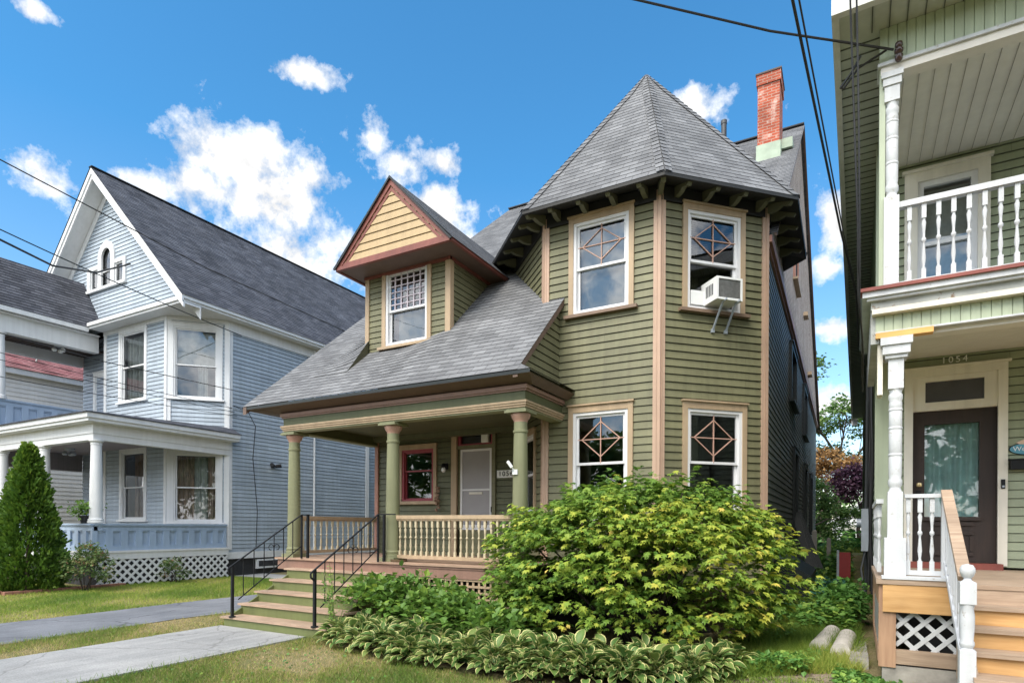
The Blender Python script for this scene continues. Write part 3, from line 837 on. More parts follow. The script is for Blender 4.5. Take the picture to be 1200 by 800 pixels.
T = part('transom', MB().fbox(FB, -7.615, -7.55, 1.79, 2.34, -.08, .0).fbox(FB, -6.75, -6.685, 1.79, 2.34, -.08, 0).fbox(FB, -7.55, -6.75, 2.24, 2.34, -.08, 0).fbox(FB, -7.55, -6.75, 1.79, 1.83, -.08, 0), CRIMSON, H)
m = MB(); m.quad([FB.p(-7.55, 1.83, -.05), FB.p(-6.75, 1.83, -.05), FB.p(-6.75, 2.24, -.05), FB.p(-7.55, 2.24, -.05)]); part('pane', m, GLASS, T)

# ------------------------------------------------------------------ dormer
DX0, DX1 = -8.93, -6.79
dw = (-8.40, -7.32, 3.735, 5.28)
m = MB(); m.lap(FD, [rect(DX0, DX1, 3.5, 5.45), rect(*dw)], .118, .018, gap=.011)
DM = part('dormer', m, OLIVE, H)
FDR = Frame((DX1, 0, 0), (0, 1, 0))
m = MB(); m.lap(FDR, [[(9.67, 3.6), (11.9, 5.45), (9.67, 5.45)]], .118, .018, gap=.011); part('cheek_wall', m, OLIVE, DM)
m = MB(); m.lap(Frame((DX0, 13, 0), (0, -1, 0)), [rect(0, 3.33, 3.5, 5.45)], .118, .018, gap=.011); part('cheek_wall', m, OLIVE, DM)
m = MB(); m.fbox(FD, DX1 - .09, DX1 + .03, 3.7, 5.40, -.005, .035); m.fbox(FDR, 9.64, 9.76, 3.8, 5.40, 0, .035)
part('corner_board', m, TAN, DM)
m = MB(); m.fbox(FD, DX0 - .03, DX0 + .07, 3.55, 5.40, -.005, .035); part('corner_board', m, TAN, DM)
window(H, FD, *dw, TAN, .095, VINYL, muntin='grid', mid=.47, sill=TAN, head=.06, shade=[('flat', CURT_D, .12, .98, .02, .46), ('c', simple('mauve_drape', (.42, .30, .36), .9), .0, .12, .02, .46)])
GXc, GZ0, GZ1, GY = -7.79, 5.33, 6.80, 9.08
hw = 1.44
m = MB()
k = (GZ1 - GZ0) / hw
m.lap(Frame((0, GY + .02, 0), (1, 0, 0)), [[(GXc - hw + .18, GZ0 + .06), (GXc + hw - .18, GZ0 + .06), (GXc, GZ1 - .14)]], .155, .018, gap=.012)
part('gable_panel', m, TANY, DM)
m = MB()
for sg in (-1, 1):
    e = V3((GXc + sg * hw, GY, GZ0)); a = V3((GXc, GY, GZ1)); d = (a - e).normalized()
    for (w, o, yy) in ((.10, .0, .0), (.055, .115, .02)):
        b0 = e + V3((-sg * o * 1.5, 0, .0)); b1 = a + V3((0, 0, -o * 1.45))
        pts = [b0, b1, b1 + V3((0, 0, -w * 1.4)), b0 + V3((-sg * w * 1.4, 0, 0))]
        if sg < 0: pts = pts[::-1]
        m.prism([p + V3((0, yy + .05, 0)) for p in pts], (0, -.07, 0))
m.box(GXc - hw + .02, GXc + hw - .02, GY - .03, GY + .05, GZ0 - .07, GZ0 - .005)
m.box(GXc - hw + .14, GXc + hw - .14, GY - .01, GY + .05, GZ0 - .005, GZ0 + .06)
for sg in (-1, 1):
    x = GXc + sg * hw; m.box(x - .03, x + .03, GY, 12.2, GZ0 - .075, GZ0 - .01)
part('rake_trim', m, BRICKRED, DM)
m = MB()
m.quad([(GXc - hw + .03, GY + .05, GZ0 - .05), (GXc + hw - .03, GY + .05, GZ0 - .05), (GXc + hw - .03, 12.2, GZ0 - .05), (GXc - hw + .03, 12.2, GZ0 - .05)])
part('soffit', m, BROWN, DM)
m = MB(); m.fbox(FD, DX0 - .05, DX1 + .07, 5.39, 5.45, 0, .08); m.fbox(FDR, 9.6, 11.9, 5.22, 5.275, 0, .05); m.fbox(FD, DX0 - .05, DX1 + .05, 5.22, 5.275, .0, .05)
part('frieze_moulding', m, BRICKRED, DM)
m = MB()
dn = math.hypot(hw, GZ1 - GZ0)
for sg in (-1, 1):
    fr = Frame((GXc + sg * (hw + .05), GY - .06 if sg > 0 else 13.8, GZ0 - .03), (0, sg, 0), (-sg * hw / dn, 0, (GZ1 - GZ0) / dn))
    Lr = 13.8 - GY + .06
    m.lap(fr, [rect(0, Lr, 0, dn + .05)], .145, .005)
part('dormer_roof', m, shingle('shaded_grey_shingle', (.125, .13, .14), (.175, .18, .19), (.045, .045, .05), mott=.2), DM)
m = MB()
for sg in (-1, 1):
    e = V3((GXc + sg * (hw + .05), GY - .06, GZ0 - .05)); a = V3((GXc, GY - .06, GZ1 + .035))
    m.prism(([e, a, a - V3((0, 0, .05)), e - V3((sg * .05, 0, .0))] if sg > 0 else [e, e + V3((.05, 0, 0)), a - V3((0, 0, .05)), a])[::-1 if sg > 0 else 1], (0, .03, 0))
part('drip_edge', m, BLACKTRIM, DM)

# ------------------------------------------------------------------ turret roof
TC = V3((-3.80, 12.58, 0)); EZ = 5.66; AP = V3((-3.72, 12.50, 9.62))
ap = 2.58 + .52                      # apothem of the eave
def octo(r, z, dz=0): return [V3((TC.x + r / math.cos(R(22.5)) * math.cos(R(22.5 + 45 * k)), TC.y + r / math.cos(R(22.5)) * math.sin(R(22.5 + 45 * k)), z)) for k in range(8)]
E8 = octo(ap, EZ)
m = MB()
for k in range(8):
    a, b = E8[k], E8[(k + 1) % 8]
    u = (b - a).normalized(); mid = (a + b) / 2
    v = (AP - mid); v = v - u * v.dot(u); Lh = v.length
    fr = Frame(a, u, v)
    ua = (AP - a).dot(u)
    m.lap(fr, [[(0, 0), ((b - a).length, 0), (ua, Lh)]], .145, .006)
    # hip cap: short bent shingles laid over the arris
    d0 = E8[k] - E8[k - 1]; ul = d0.normalized(); hip = AP - a; nh = int(hip.length / .16)
    for q in range(nh):
        t0, t1 = q / nh, (q + 1) / nh
        w0, w1 = .13 * min(1, (1 - t0) * 6), .13 * min(1, (1 - t1) * 6)
        p0, p1 = a.lerp(AP, t0), a.lerp(AP, t1)
        nu = fr.n * .026 + UP * .004; nl = fr.n * .018
        pf = ul.cross(AP - E8[k - 1]).normalized()
        for (dr, nn_) in ((u, fr.n), (-ul, pf)):
            P4 = [p0 + nn_ * .028 + UP * .006, p0 + dr * w0 + nn_ * .026, p1 + dr * w1 + nn_ * .016, p1 + nn_ * .018 + UP * .004]
            m.quad(P4 if dr is u else P4[::-1], [(k + q * .3, q * .145), (k + q * .3 + .14, q * .145), (k + q * .3 + .14, q * .145 + .14), (k + q * .3, q * .145 + .14)])
TR = part('turret_roof', m, ROOF, H)
m = MB(); I8 = octo(2.60, EZ + .10); J8 = octo(ap, EZ - .055); K8 = octo(ap - .04, EZ - .055)
L8 = octo(ap, EZ - .004)
for k in range(8):
    j = (k + 1) % 8
    m.quad([J8[k], J8[j], L8[j], L8[k]])
    m.quad([K8[j], K8[k], I8[k], I8[j]])
    m.quad([J8[j], J8[k], K8[k], K8[j]])
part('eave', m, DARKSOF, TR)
m = MB()
for k in range(8):
    j = (k + 1) % 8
    a = octo(2.585, 5.50); b = octo(2.62, 5.50)
    m.prism([a[k], b[k], b[j], a[j]], (0, 0, .24))
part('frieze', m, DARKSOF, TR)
def bracket(p, d):
    """curved rafter tail at wall point p pointing outwards d"""
    d = V3(d).normalized(); s = UP.cross(d); m = MB()
    prof = [(0.0, .02), (.46, -.03), (.46, -.085), (.40, -.15), (.33, -.13), (.27, -.10), (.18, -.14), (.08, -.155), (0, -.15)]
    pts = [p + d * x + UP * z - s * .04 for x, z in prof]
    m.prism(pts, s * .08)
    return m
for k in (4, 5, 6, 7):
    a, b = octo(2.60, EZ + .06)[k], octo(2.60, EZ + .06)[(k + 1) % 8]
    u = (b - a).normalized(); nn = u.cross(UP)
    for t in (.14, .39, .64, .89):
        part('rafter_tail', bracket(a.lerp(b, t), nn), BRACK, TR)
for k in (5, 6, 7):
    a = octo(2.60, EZ + .06)[k]; part('rafter_tail', bracket(a, (a - V3((TC.x, TC.y, a.z)))), BRACK, TR)

# chimney and vent
FCh = Frame((0, 16.8, 0), (1, 0, 0))
m = MB()
m.fbox(FCh, -2.02, -1.49, 9.6, 11.55, -.85, 0); m.fbox(FCh, -2.05, -1.46, 11.55, 11.82, -.88, .03)
CH = part('chimney', m, BRICK, H)
part('flashing', MB().fbox(FCh, -2.05, -1.46, 9.3, 9.98, -.9, .03).fbox(FCh, -1.47, -1.2, 9.9, 10.15, -.9, -.25), VERDI, CH)
part('cap', MB().fbox(FCh, -2.07, -1.44, 11.82, 11.86, -.9, .05), simple('chimney_crown', (.10, .075, .065), .9), CH)
part('vent_pipe', MB().lathe(-3.0, 17.6, [(.075, 9.9), (.075, 11.35), (.085, 11.35), (.085, 11.45)], 12), CABLE_G, H, 40)
# cellar hatch on the flank
m = MB(); m.prism([(-1.2, 13.1, GZ), (-.55, 13.1, GZ), (-.55, 13.1, -.95), (-1.2, 13.1, -.55)], (0, 2.6, 0))
part('cellar_bulkhead', m, BLACKTRIM, H)

# =================================================================== LEFT HOUSE
L = empty('house', (-23, 16, GZ), 'pale blue clapboard house with white trim, steep front gable and dark slate roof', 'house')
XS = -18.95
LF = Frame((0, 12.18, 0), (1, 0, 0))                         # front
LC = Frame((-20.32, 12.18, 0), (c45, c45, 0))                # canted corner
LS = Frame((XS, 0, 0), (0, 1, 0))                            # flank
LB = Frame((0, 12.5, 0), (1, 0, 0))                          # recessed wall with the doors
LE = .14
CL = 1.937
fw_u = (-23.14, -21.62, 4.42, 6.92); fw_l = (-23.05, -21.60, .15, 2.60)
cw_u = (.20, 1.60, 4.36, 6.80); cw_l = (.22, 1.62, .08, 2.46)
m = MB(); m.lap(LF, [rect(-24.24, -20.32, -.9, 7.15), rect(*fw_u), rect(*fw_l)], LE, .02, gap=.011); part('front_wall', m, BLUE, L)
m = MB(); m.lap(LC, [rect(0, CL, -.9, 7.15), rect(*cw_u), rect(*cw_l)], LE, .02, gap=.011); part('canted_wall', m, BLUE, L)
m = MB(); m.lap(LS, [rect(13.55, 20.6, -.98, 7.2)], LE, .02, gap=.011); m.lap(Frame((XS - .25, 0, 0), (0, 1, 0)), [rect(20.6, 27, -.98, 7.2)], LE, .02, gap=.011); part('side_wall', m, BLUE, L)
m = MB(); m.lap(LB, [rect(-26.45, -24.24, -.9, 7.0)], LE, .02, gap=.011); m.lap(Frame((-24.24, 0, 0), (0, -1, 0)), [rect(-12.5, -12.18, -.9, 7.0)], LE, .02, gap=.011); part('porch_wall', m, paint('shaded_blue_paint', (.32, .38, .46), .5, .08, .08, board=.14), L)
def lbox(fr, items, name, mat, parent=L):
    m = MB()
    for it in items: m.fbox(fr, *it)
    return part(name, m, mat, parent)
for (x, y, ua, ub, w) in ((-20.32, 12.18, (1, 0, 0), (c45, c45, 0), .12), (XS, 13.55, (c45, c45, 0), (0, 1, 0), .13)):
    m = MB(); fa, fb = Frame((x, y, 0), ua), Frame((x, y, 0), ub)
    m.fbox(fa, -w, 0, -.9, 7.1, -.005, .04); m.fbox(fb, 0, w, -.9, 7.1, -.005, .04)
    m.beam(V3((x, y, -.9)) + (fa.n + fb.n) * .012, V3((x, y, 7.1)) + (fa.n + fb.n) * .012, .06, .06, fa.n)
    part('corner_board', m, LWHITE, L)
lbox(LF, [(-24.26, -24.10, -.9, 7.1, -.005, .04)], 'corner_board', LWHITE)
lbox(LS, [(20.45, 20.65, -.98, 7.1, -.005, .04)], 'corner_board', LWHITE)
lbox(LF, [(-24.28, -20.3, 7.0, 7.22, 0, .05)], 'frieze_board', LWHITE)
lbox(LC, [(0, CL, 7.0, 7.22, 0, .05)], 'frieze_board', LWHITE)
lbox(LS, [(13.5, 27, 6.78, 7.2, 0, .05)], 'frieze_board', LWHITE)
lbox(LS, [(13.5, 27, -1.22, -.98, 0, .05)], 'water_table', LWHITE)
window(L, LF, *fw_u, LWHITE, .13, LWHITE, mid=.5, sill=LWHITE, shade=[('c', CURT_G, .0, 1.0, .02, .98)])
window(L, LF, *fw_l, LWHITE, .13, LWHITE, mid=.47, sill=LWHITE, shade=[('c', CURT_R, .3, 1.0, .02, .98)])
window(L, LC, *cw_u, LWHITE, .14, LWHITE, mid=.47, sill=LWHITE, shade=[('flat', CURT_G, .02, .98, .48, .98), ('c', CURT_G, .5, .75, .02, .47)])
window(L, LC, *cw_l, LWHITE, .14, LWHITE, mid=.50, sill=LWHITE, shade=[('c', CURT_R, .0, .42, .02, .98), ('c', CURT_G, .42, .75, .02, .98), ('c', CURT_R, .75, 1., .02, .98)])
window(L, LB, -25.5, -24.6, 3.3, 5.7, LWHITE, .15, LWHITE, mid=.5, shade=[('flat', CURT_D, .02, .98, .02, .98)])
window(L, LB, -25.6, -24.7, -.75, 1.6, LWHITE, .15, LWHITE, mid=.5, shade=[('flat', CURT_D, .02, .98, .02, .98)])
# eaves, soffits, roof
GLx, GRx, GAx, GAz, EZl = -29.5, -18.45, -23.97, 12.93, 7.32
m = MB()
# boxed eave: fascia in two steps round the front and flank
for (z0, z1, o) in ((7.22, 7.34, 0), (7.14, 7.22, -.06)):
    m.box(-24.3, GRx + o, 11.58 - o, 11.68, z0, z1); m.box(GRx - .1, GRx + o, 11.68, 27, z0, z1)
part('fascia', m, LWHITE, L)
m = MB(); m.box(-24.3, GRx - .1, 11.68, 13.7, 7.145, 7.165); m.box(XS - .3, GRx - .1, 13.7, 27, 7.145, 7.165); part('soffit', m, LWHITE, L)
rise = GAz - EZl; half = GRx - GAx; ln = math.hypot(rise, half)
m = MB(); m.lap(Frame((GRx + .02, 11.5, EZl), (0, 1, 0), (-half / ln, 0, rise / ln)), [rect(0, 15, 0, ln)], .145, .008)
m.lap(Frame((GLx, 26.5, EZl), (0, -1, 0), (half / ln, 0, rise / ln)), [rect(0, 15, 0, ln)], .145, .008)
m.beam((GAx, 11.5, GAz + .015), (GAx, 26.5, GAz + .015), .2, .04)
LR = part('roof', m, ROOF_N, L)
m = MB(); th = .20
for sg in (-1, 1):
    ex = GAx + sg * half
    def at(t, dz, y): return V3((ex + (GAx - ex) * t, y, EZl + rise * t + dz))
    # fascia board along the rake and, behind it, the sloping soffit
    for (d0, d1, y0, y1) in ((-.02, -.17, 11.52, 11.58), (-.17, -.30, 11.56, 11.62), (-.28, -.48, 12.14, 12.17)):
        pts = [at(0, d0, y0), at(1, d0, y0), at(1, d1 * 1.3, y0), at(0, d1 * 1.3, y0)]
        m.prism(pts if sg < 0 else pts[::-1], (0, y1 - y0, 0))
    m.quad([at(0, -.26, 11.56), at(1, -.26, 11.56), at(1, -.26, 12.2), at(0, -.26, 12.2)])
part('rake_board', m, LWHITE, LR)
# gable wall with a three-part window (arched middle light)
LG = Frame((0, 12.18, 0), (1, 0, 0))
ga = (-25.34, -22.98, 8.86, 9.66)
m = MB(); zz = lambda x: EZl + rise * (1 - abs(x - GAx) / half)
m.lap(LG, [[(GLx + .3, 7.2), (GRx - .3, 7.2), (GAx, GAz - .35)], rect(-25.25, -23.0, 8.86, 9.6), [(-24.47, 9.6), (-23.75, 9.6), (-23.75, 9.95), (-23.93, 10.22), (-24.11, 10.3), (-24.29, 10.22), (-24.47, 9.95)]], LE, .02, gap=.011)
part('gable_wall', m, BLUE, L)
W = part('window', MB().fbox(LG, -25.45, -22.83, 8.84, 8.862, 0, .055).fbox(LG, -25.45, -25.25, 8.86, 9.72, 0, .06).fbox(LG, -23.0, -22.83, 8.86, 9.72, 0, .06).fbox(LG, -25.25, -24.6, 9.6, 9.73, 0, .06).fbox(LG, -23.62, -23.0, 9.6, 9.73, 0, .06)
         .fbox(LG, -24.66, -24.42, 8.86, 9.95, 0, .07).fbox(LG, -23.80, -23.56, 8.86, 9.95, 0, .07), LWHITE, L)
m = MB(); N = 14
for k in range(N):
    a, b = math.pi * k / N, math.pi * (k + 1) / N
    q = [(-24.11 + r * math.cos(t), 9.95 + r * 1.05 * math.sin(t)) for r, t in ((.55, a), (.55, b), (.31, b), (.31, a))]
    m.prism([LG.p(x, z, 0) for x, z in q], LG.n * .075)
part('arch', m, LWHITE, W)
m = MB(); m.fbox(LG, -25.5, -22.78, 8.76, 8.86, 0, .11); part('sill', m, LWHITE, W)
m = MB()
for (x0, x1) in ((-25.25, -24.66), (-23.56, -23.0)):
    m.fbox(LG, x0, x0 + .05, 8.86, 9.6, -.06, .01); m.fbox(LG, x1 - .05, x1, 8.86, 9.6, -.06, .01); m.fbox(LG, x0, x1, 9.55, 9.6, -.06, .008); m.fbox(LG, x0, x1, 8.86, 8.91, -.06, .008)
m.fbox(LG, -24.42, -23.80, 9.42, 9.49, -.05, .01)
part('sash', m, LWHITE, W)
for (x0, x1, z0, z1) in ((-25.2, -24.71, 8.91, 9.55), (-23.51, -23.05, 8.91, 9.55), (-24.42, -23.80, 8.86, 9.42), (-24.42, -23.80, 9.49, 10.28)):
    m = MB(); m.quad([LG.p(x0, z0, -.03), LG.p(x1, z0, -.03), LG.p(x1, z1, -.03), LG.p(x0, z1, -.03)]); part('pane', m, GLASS, W)
m = MB(); m.box(-28.6, XS - .02, 12.6, 26, 7.18, 7.2)
m.quad([(-28.6, 26.5, -1.3), (XS - .2, 26.5, -1.3), (XS - .2, 26.5, 7.3), (-28.6, 26.5, 7.3)]); m.quad([(-28.55, 13.5, -1.3), (-28.55, 26.5, -1.3), (-28.55, 26.5, 7.3), (-28.55, 13.5, 7.3)])
m.prism([(GLx + .5, 26.4, 7.3), (GRx - .5, 26.4, 7.3), (GAx, 26.4, GAz - .3)], (0, .1, 0))
part('rear_wall', m, BLUE, L)
m = MB(); m.box(-28.5, XS - .06, 13.6, 26.4, GZ - .2, -1.2); part('foundation', m, STONE_D, L)
m = MB(); m.fbox(LS, 14.72, 15.9, -1.62, -1.28, -.05, .04); CW = part('cellar_window', m, LWHITE, L)
m = MB(); m.fbox(LS, 14.80, 15.82, -1.55, -1.34, .03, .045); part('pane', m, STONE_D, CW)
part('drain_pipe', MB().tube([(XS + .07, 17.4, 7.1), (XS + .07, 17.4, -1.0)], .04, 8), LWHITE, L)
# front wing over the two-storey porch
WEx = -24.3
m = MB()
wl_ = math.hypot(1.45, 2.05)
m.lap(Frame((WEx, 8.3, 7.2), (0, 1, 0), (-1.45 / wl_, 0, 2.05 / wl_)), [rect(0, 5.2, 0, wl_)], .145, .014)
m.lap(Frame((WEx - 2.9, 13.5, 7.2), (0, -1, 0), (1.45 / wl_, 0, 2.05 / wl_)), [rect(0, 5.2, 0, wl_)], .145, .014)
part('wing_roof', m, ROOF_N, L)
m = MB(); m.box(WEx - .12, WEx, 8.3, 11.65, 7.04, 7.19); m.box(WEx - .35, WEx - .12, 8.5, 12.1, 7.0, 7.02); m.prism([(WEx - 2.8, 8.8, 7.1), (WEx - .1, 8.8, 7.1), (WEx - 1.45, 8.8, 9.1)], (0, .1, 0))
m.box(-24.95, -24.65, 8.9, 12.16, 6.42, 7.1); m.box(-26.6, -24.95, 8.9, 9.15, 6.42, 7.1)
part('wing_eave', m, LWHITE, L)
m = MB(); m.box(-26.6, -26.35, 8.9, 12.45, 6.17, 7.05); part('wing_beam', m, paint('shaded_white_paint', (.55, .55, .57), .5, .05, .05), L)
m = MB(); m.box(-26.35, -24.95, 9.15, 12.5, 6.55, 6.60)
for k in range(22): m.box(-26.34, -24.96, 9.2 + k * .15, 9.215 + k * .15, 6.535, 6.55)
part('upper_ceiling', m, DKCEIL, L)
def tcol(x, y, z0, z1, r, mat=LWHITE):
    h = z1 - z0
    b = MB().lathe(0, 0, [(r * 1.28, 0), (r * 1.28, .05), (r * 1.18, .06), (r * 1.22, .10), (r * 1.02, .13), (r, .3), (r * .98, h * .4), (r * .82, h - .15), (r * .9, h - .14), (r * .9, h - .11), (r * .82, h - .1), (r * 1.0, h - .06), (r * 1.15, h - .04), (r * 1.15, h)], 22)
    me = mesh_of('column', b, mat, 40); return inst('column', me, (x, y, z0), L)
tcol(-24.8, 9.2, 4.17, 6.42, .14)
# panelled balustrade
def panels(fr, u0, u1, z0, z1, n, name='balustrade'):
    m = MB(); m.fbox(fr, u0, u1, z0, z1, -.14, -.055)
    m.fbox(fr, u0, u1, z0, z0 + .13, -.055, 0); m.fbox(fr, u0, u1, z1 - .16, z1, -.055, 0)
    wpan = (u1 - u0) / n
    for k in range(n + 1):
        c = u0 + wpan * k; m.fbox(fr, max(u0, c - .10), min(u1, c + .10), z0 + .13, z1 - .16, -.055, -.002)
    for k in range(n):
        c = u0 + wpan * k; m.fbox(fr, c + .10, c + wpan - .10, z1 - .20, z1 - .16, -.056, -.025); m.fbox(fr, c + .10, c + wpan - .10, z0 + .13, z0 + .165, -.056, -.025)
    b = part(name, m, BLUE_P, L)
    m = MB(); m.fbox(fr, u0 - .02, u1, z1, z1 + .05, -.17, .05); m.fbox(fr, u0, u1, z1 - .03, z1, -.14, .03); part('cap_rail', m, BLUE_P, b)
    return b
FWn = Frame((-24.72, 0, 0), (0, 1, 0))
panels(FWn, 9.0, 12.1, 3.15, 4.12, 7); panels(Frame((0, 9.05, 0), (1, 0, 0)), -26.5, -24.75, 3.15, 4.12, 4)
# lower porch
m = MB()
m.quad([(-30, 8.82, 3.16), (-18.5, 8.82, 3.16), (-20.3, 12.2, 3.42), (-30, 12.2, 3.42)], [(0, 0), (12, 0), (10, 3.4), (0, 3.4)])
m.quad([(-18.5, 8.82, 3.16), (-18.5, 13.7, 3.16), (-18.97, 13.7, 3.4), (-20.3, 12.2, 3.42)], [(0, 0), (5, 0), (5, 1), (3, 1.5)])
m.box(-30, -18.47, 8.79, 8.83, 3.125, 3.155); m.box(-18.51, -18.47, 8.83, 13.72, 3.125, 3.155)
part('porch_roof', m, ROOF_N, L)
m = MB()
for (z0, z1, o) in ((2.99, 3.124, 0), (2.90, 2.99, -.05)):
    m.box(-30, -18.5 + o, 8.84 - o, 8.95, z0, z1); m.box(-18.62, -18.5 + o, 8.95, 13.7, z0, z1)
part('porch_fascia', m, LWHITE, L)
m = MB(); m.box(-30, -18.6, 8.95, 9.2, 2.885, 2.9); m.box(-18.86, -18.6, 9.2, 13.68, 2.885, 2.9); part('porch_soffit', m, LWHITE, L)
m = MB()
for (z0, z1, o) in ((2.60, 2.885, .0), (2.42, 2.60, -.025)):
    m.box(-30, -18.86 + o, 9.16 - o, 9.42, z0, z1); m.box(-19.1, -18.86 + o, 9.42, 13.6, z0, z1)
part('porch_beam', m, LWHITE, L)
m = MB(); m.box(-29, -19.0, 9.4, 13.5, 2.70, 2.74); part('porch_ceiling', m, MAUVE, L)
m = MB(); m.box(-26.65, -26.4, 9.4, 12.45, 2.05, 2.72); part('far_beam', m, paint('dim_porch_paint', (.20, .185, .195), .6), L)
for x in (-18.97, -22.0, -24.85): tcol(x, 9.31, .02, 2.42, .165)
panels(Frame((-18.86, 0, 0), (0, 1, 0)), 9.2, 13.43, -.80, -.05, 10); panels(Frame((0, 9.16, 0), (1, 0, 0)), -28.6, -18.86, -.80, -.05, 22)
m = MB(); m.box(-28.6, -18.9, 9.2, 13.5, -.86, -.82); part('porch_floor', m, simple('grey_porch_floor', (.2, .2, .21)), L)
m = MB(); m.box(-28.6, -18.80, 9.1, 9.2, -.86, -.805); m.box(-18.88, -18.80, 9.2, 13.5, -.86, -.805); m.box(-28.6, -18.83, 9.13, 9.2, -1.06, -.86); m.box(-18.90, -18.83, 9.2, 13.5, -1.06, -.86)
part('porch_skirt', m, LWHITE, L)
# white diagonal lattice
m = MB()
def lattice(m, fr, u0, u1, v0, v1, step, w, n0=0.):
    for sg in (1, -1):
        k = u0 - (v1 - v0)
        while k < u1 + (v1 - v0):
            a, b = (k, v0), (k + (v1 - v0), v1)
            if sg < 0: a, b = (k + (v1 - v0), v0), (k, v1)
            pa, pb = V3((a[0], a[1], 0)), V3((b[0], b[1], 0))
            lo, hi = 0., 1.
            d = pb.x - pa.x
            t0, t1 = sorted(((u0 - pa.x) / d, (u1 - pa.x) / d))
            lo, hi = max(lo, t0), min(hi, t1)
            if hi - lo > .02:
                p, q = pa.lerp(pb, lo), pa.lerp(pb, hi)
                m.beam(fr.p(p.x, p.y, n0 + (.008 if sg > 0 else 0)), fr.p(q.x, q.y, n0 + (.008 if sg > 0 else 0)), w, .007, fr.n)
            k += step
lattice(m, Frame((-18.86, 0, 0), (0, 1, 0)), 9.25, 13.5, GZ + .02, -1.06, .25, .07)
part('lattice', m, LWHITE, L)
m = MB(); m.box(-28.5, -19.0, 9.4, 9.5, GZ - .2, -.9); m.box(-19.1, -19.0, 9.5, 13.5, GZ - .2, -.9); part('porch_base', m, STONE_D, L)

# far white house seen through the porches
Wh = empty('house', (-37, 16, GZ), 'white clapboard house with red shingled porch roof, seen beyond the blue house porch', 'house')
WF = Frame((-33, 0, 0), (0, 1, 0))
m = MB(); m.lap(WF, [rect(6, 30, GZ, 6.85)], .2, .025); part('side_wall', m, paint('far_white_siding', (.74, .73, .71), .5, .05, .05), Wh)
m = MB(); m.fbox(WF, 6, 30, 6.75, 7.0, 0, .25); part('cornice', m, LWHITE, Wh)
m = MB(); m.lap(Frame((-32.7, 5.5, 7.0), (0, 1, 0), (-.8, 0, .6)), [rect(0, 25, 0, 3.2)], .16, .015); m.quad([(-35.3, 5.5, 8.9), (-35.3, 30.5, 8.9), (-42, 30.5, 8.0), (-42, 5.5, 8.0)]); part('roof', m, ROOF_R, Wh)
m = MB(); m.fbox(WF, 6.0, 6.2, GZ, 6.8, 0, .04); part('corner_board', m, LWHITE, Wh)

# =================================================================== RIGHT HOUSE (turned one degree)
RR = R(-1.0)
S = empty('house', (3, 16, GZ + .3), 'sage green two-storey house with white turned porch posts and new pine steps', 'house', rot=RR)
def rp(name, mb, mat, parent=S, smooth=None): return part(name, mb, mat, parent, smooth, RR)
SW = Frame((0, 9.9, 0), (1, 0, 0))
SSd = Frame((.24, 0, 0), (0, -1, 0))                 # flank facing the alley: u = -Y
SF = Frame((0, 7.6, 0), (1, 0, 0))                   # porch front plane
XR = 4.2
uwin = (.70, 1.36, 3.05, 4.74); sdoor = (.66, 1.58, -.43, 1.62)
m = MB(); m.lap(SW, [rect(.42, XR, -.5, 5.4), rect(.62, 1.44, 2.6, 4.82), rect(.66, 1.58, -.5, 2.05)], .112, .018, gap=.009); rp('front_wall', m, SAGE)
m = MB(); m.fbox(SW, .25, .43, -1.4, 5.4, -.02, .05); m.box(.215, .25, 9.85, 10.05, -1.4, 5.4); rp('corner_board', m, SAGE_L)
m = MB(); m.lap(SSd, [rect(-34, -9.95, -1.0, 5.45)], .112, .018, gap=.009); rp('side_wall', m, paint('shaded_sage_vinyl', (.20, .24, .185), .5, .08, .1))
m = MB(); m.quad([(XR, 9.9, -1.2), (XR, 34, -1.2), (XR, 34, 5.4), (XR, 9.9, 5.4)]); m.quad([(.25, 34, -1.2), (XR, 34, -1.2), (XR, 34, 5.4), (.25, 34, 5.4)]); rp('rear_wall', m, SAGE)
m = MB(); m.box(.3, XR, 9.95, 33.9, GZ, -1.0); rp('foundation', m, STONE)
# roof overhang
m = MB(); m.quad([(-.26, 7.08, 5.62), (XR + .3, 7.08, 5.62), (XR + .3, 34.2, 5.9), (-.26, 34.2, 5.9)], [(0, 0), (5, 0), (5, 27), (0, 27)]); rp('roof', m, ROOF)
m = MB()
m.quad([(-.20, 7.16, 5.40), (XR, 7.16, 5.40), (XR, 7.6, 5.40), (-.20, 7.6, 5.40)]); m.quad([(-.20, 7.6, 5.40), (.24, 7.6, 5.40), (.24, 34, 5.40), (-.20, 34, 5.40)])
rp('soffit', m, SAGE_D)
m = MB()
for k in range(12): m.box(-.05 + k * .16, -.04 + k * .16, 7.18, 7.58, 5.385, 5.40)
for k in range(150): m.box(-.19, .23, 7.7 + k * .175, 7.712 + k * .175, 5.39, 5.40)
rp('soffit_groove', m, paint('groove_shadow_green', (.10, .11, .09), .7))
m = MB(); m.box(-.26, XR + .3, 7.08, 7.16, 5.36, 5.6); m.box(-.26, -.19, 7.16, 34.1, 5.37, 5.6); m.box(-.26, .0, 34.1, 34.16, 5.1, 5.6); rp('fascia', m, paint('greyed_white_fascia', (.60, .60, .58), .5, .1, .1))
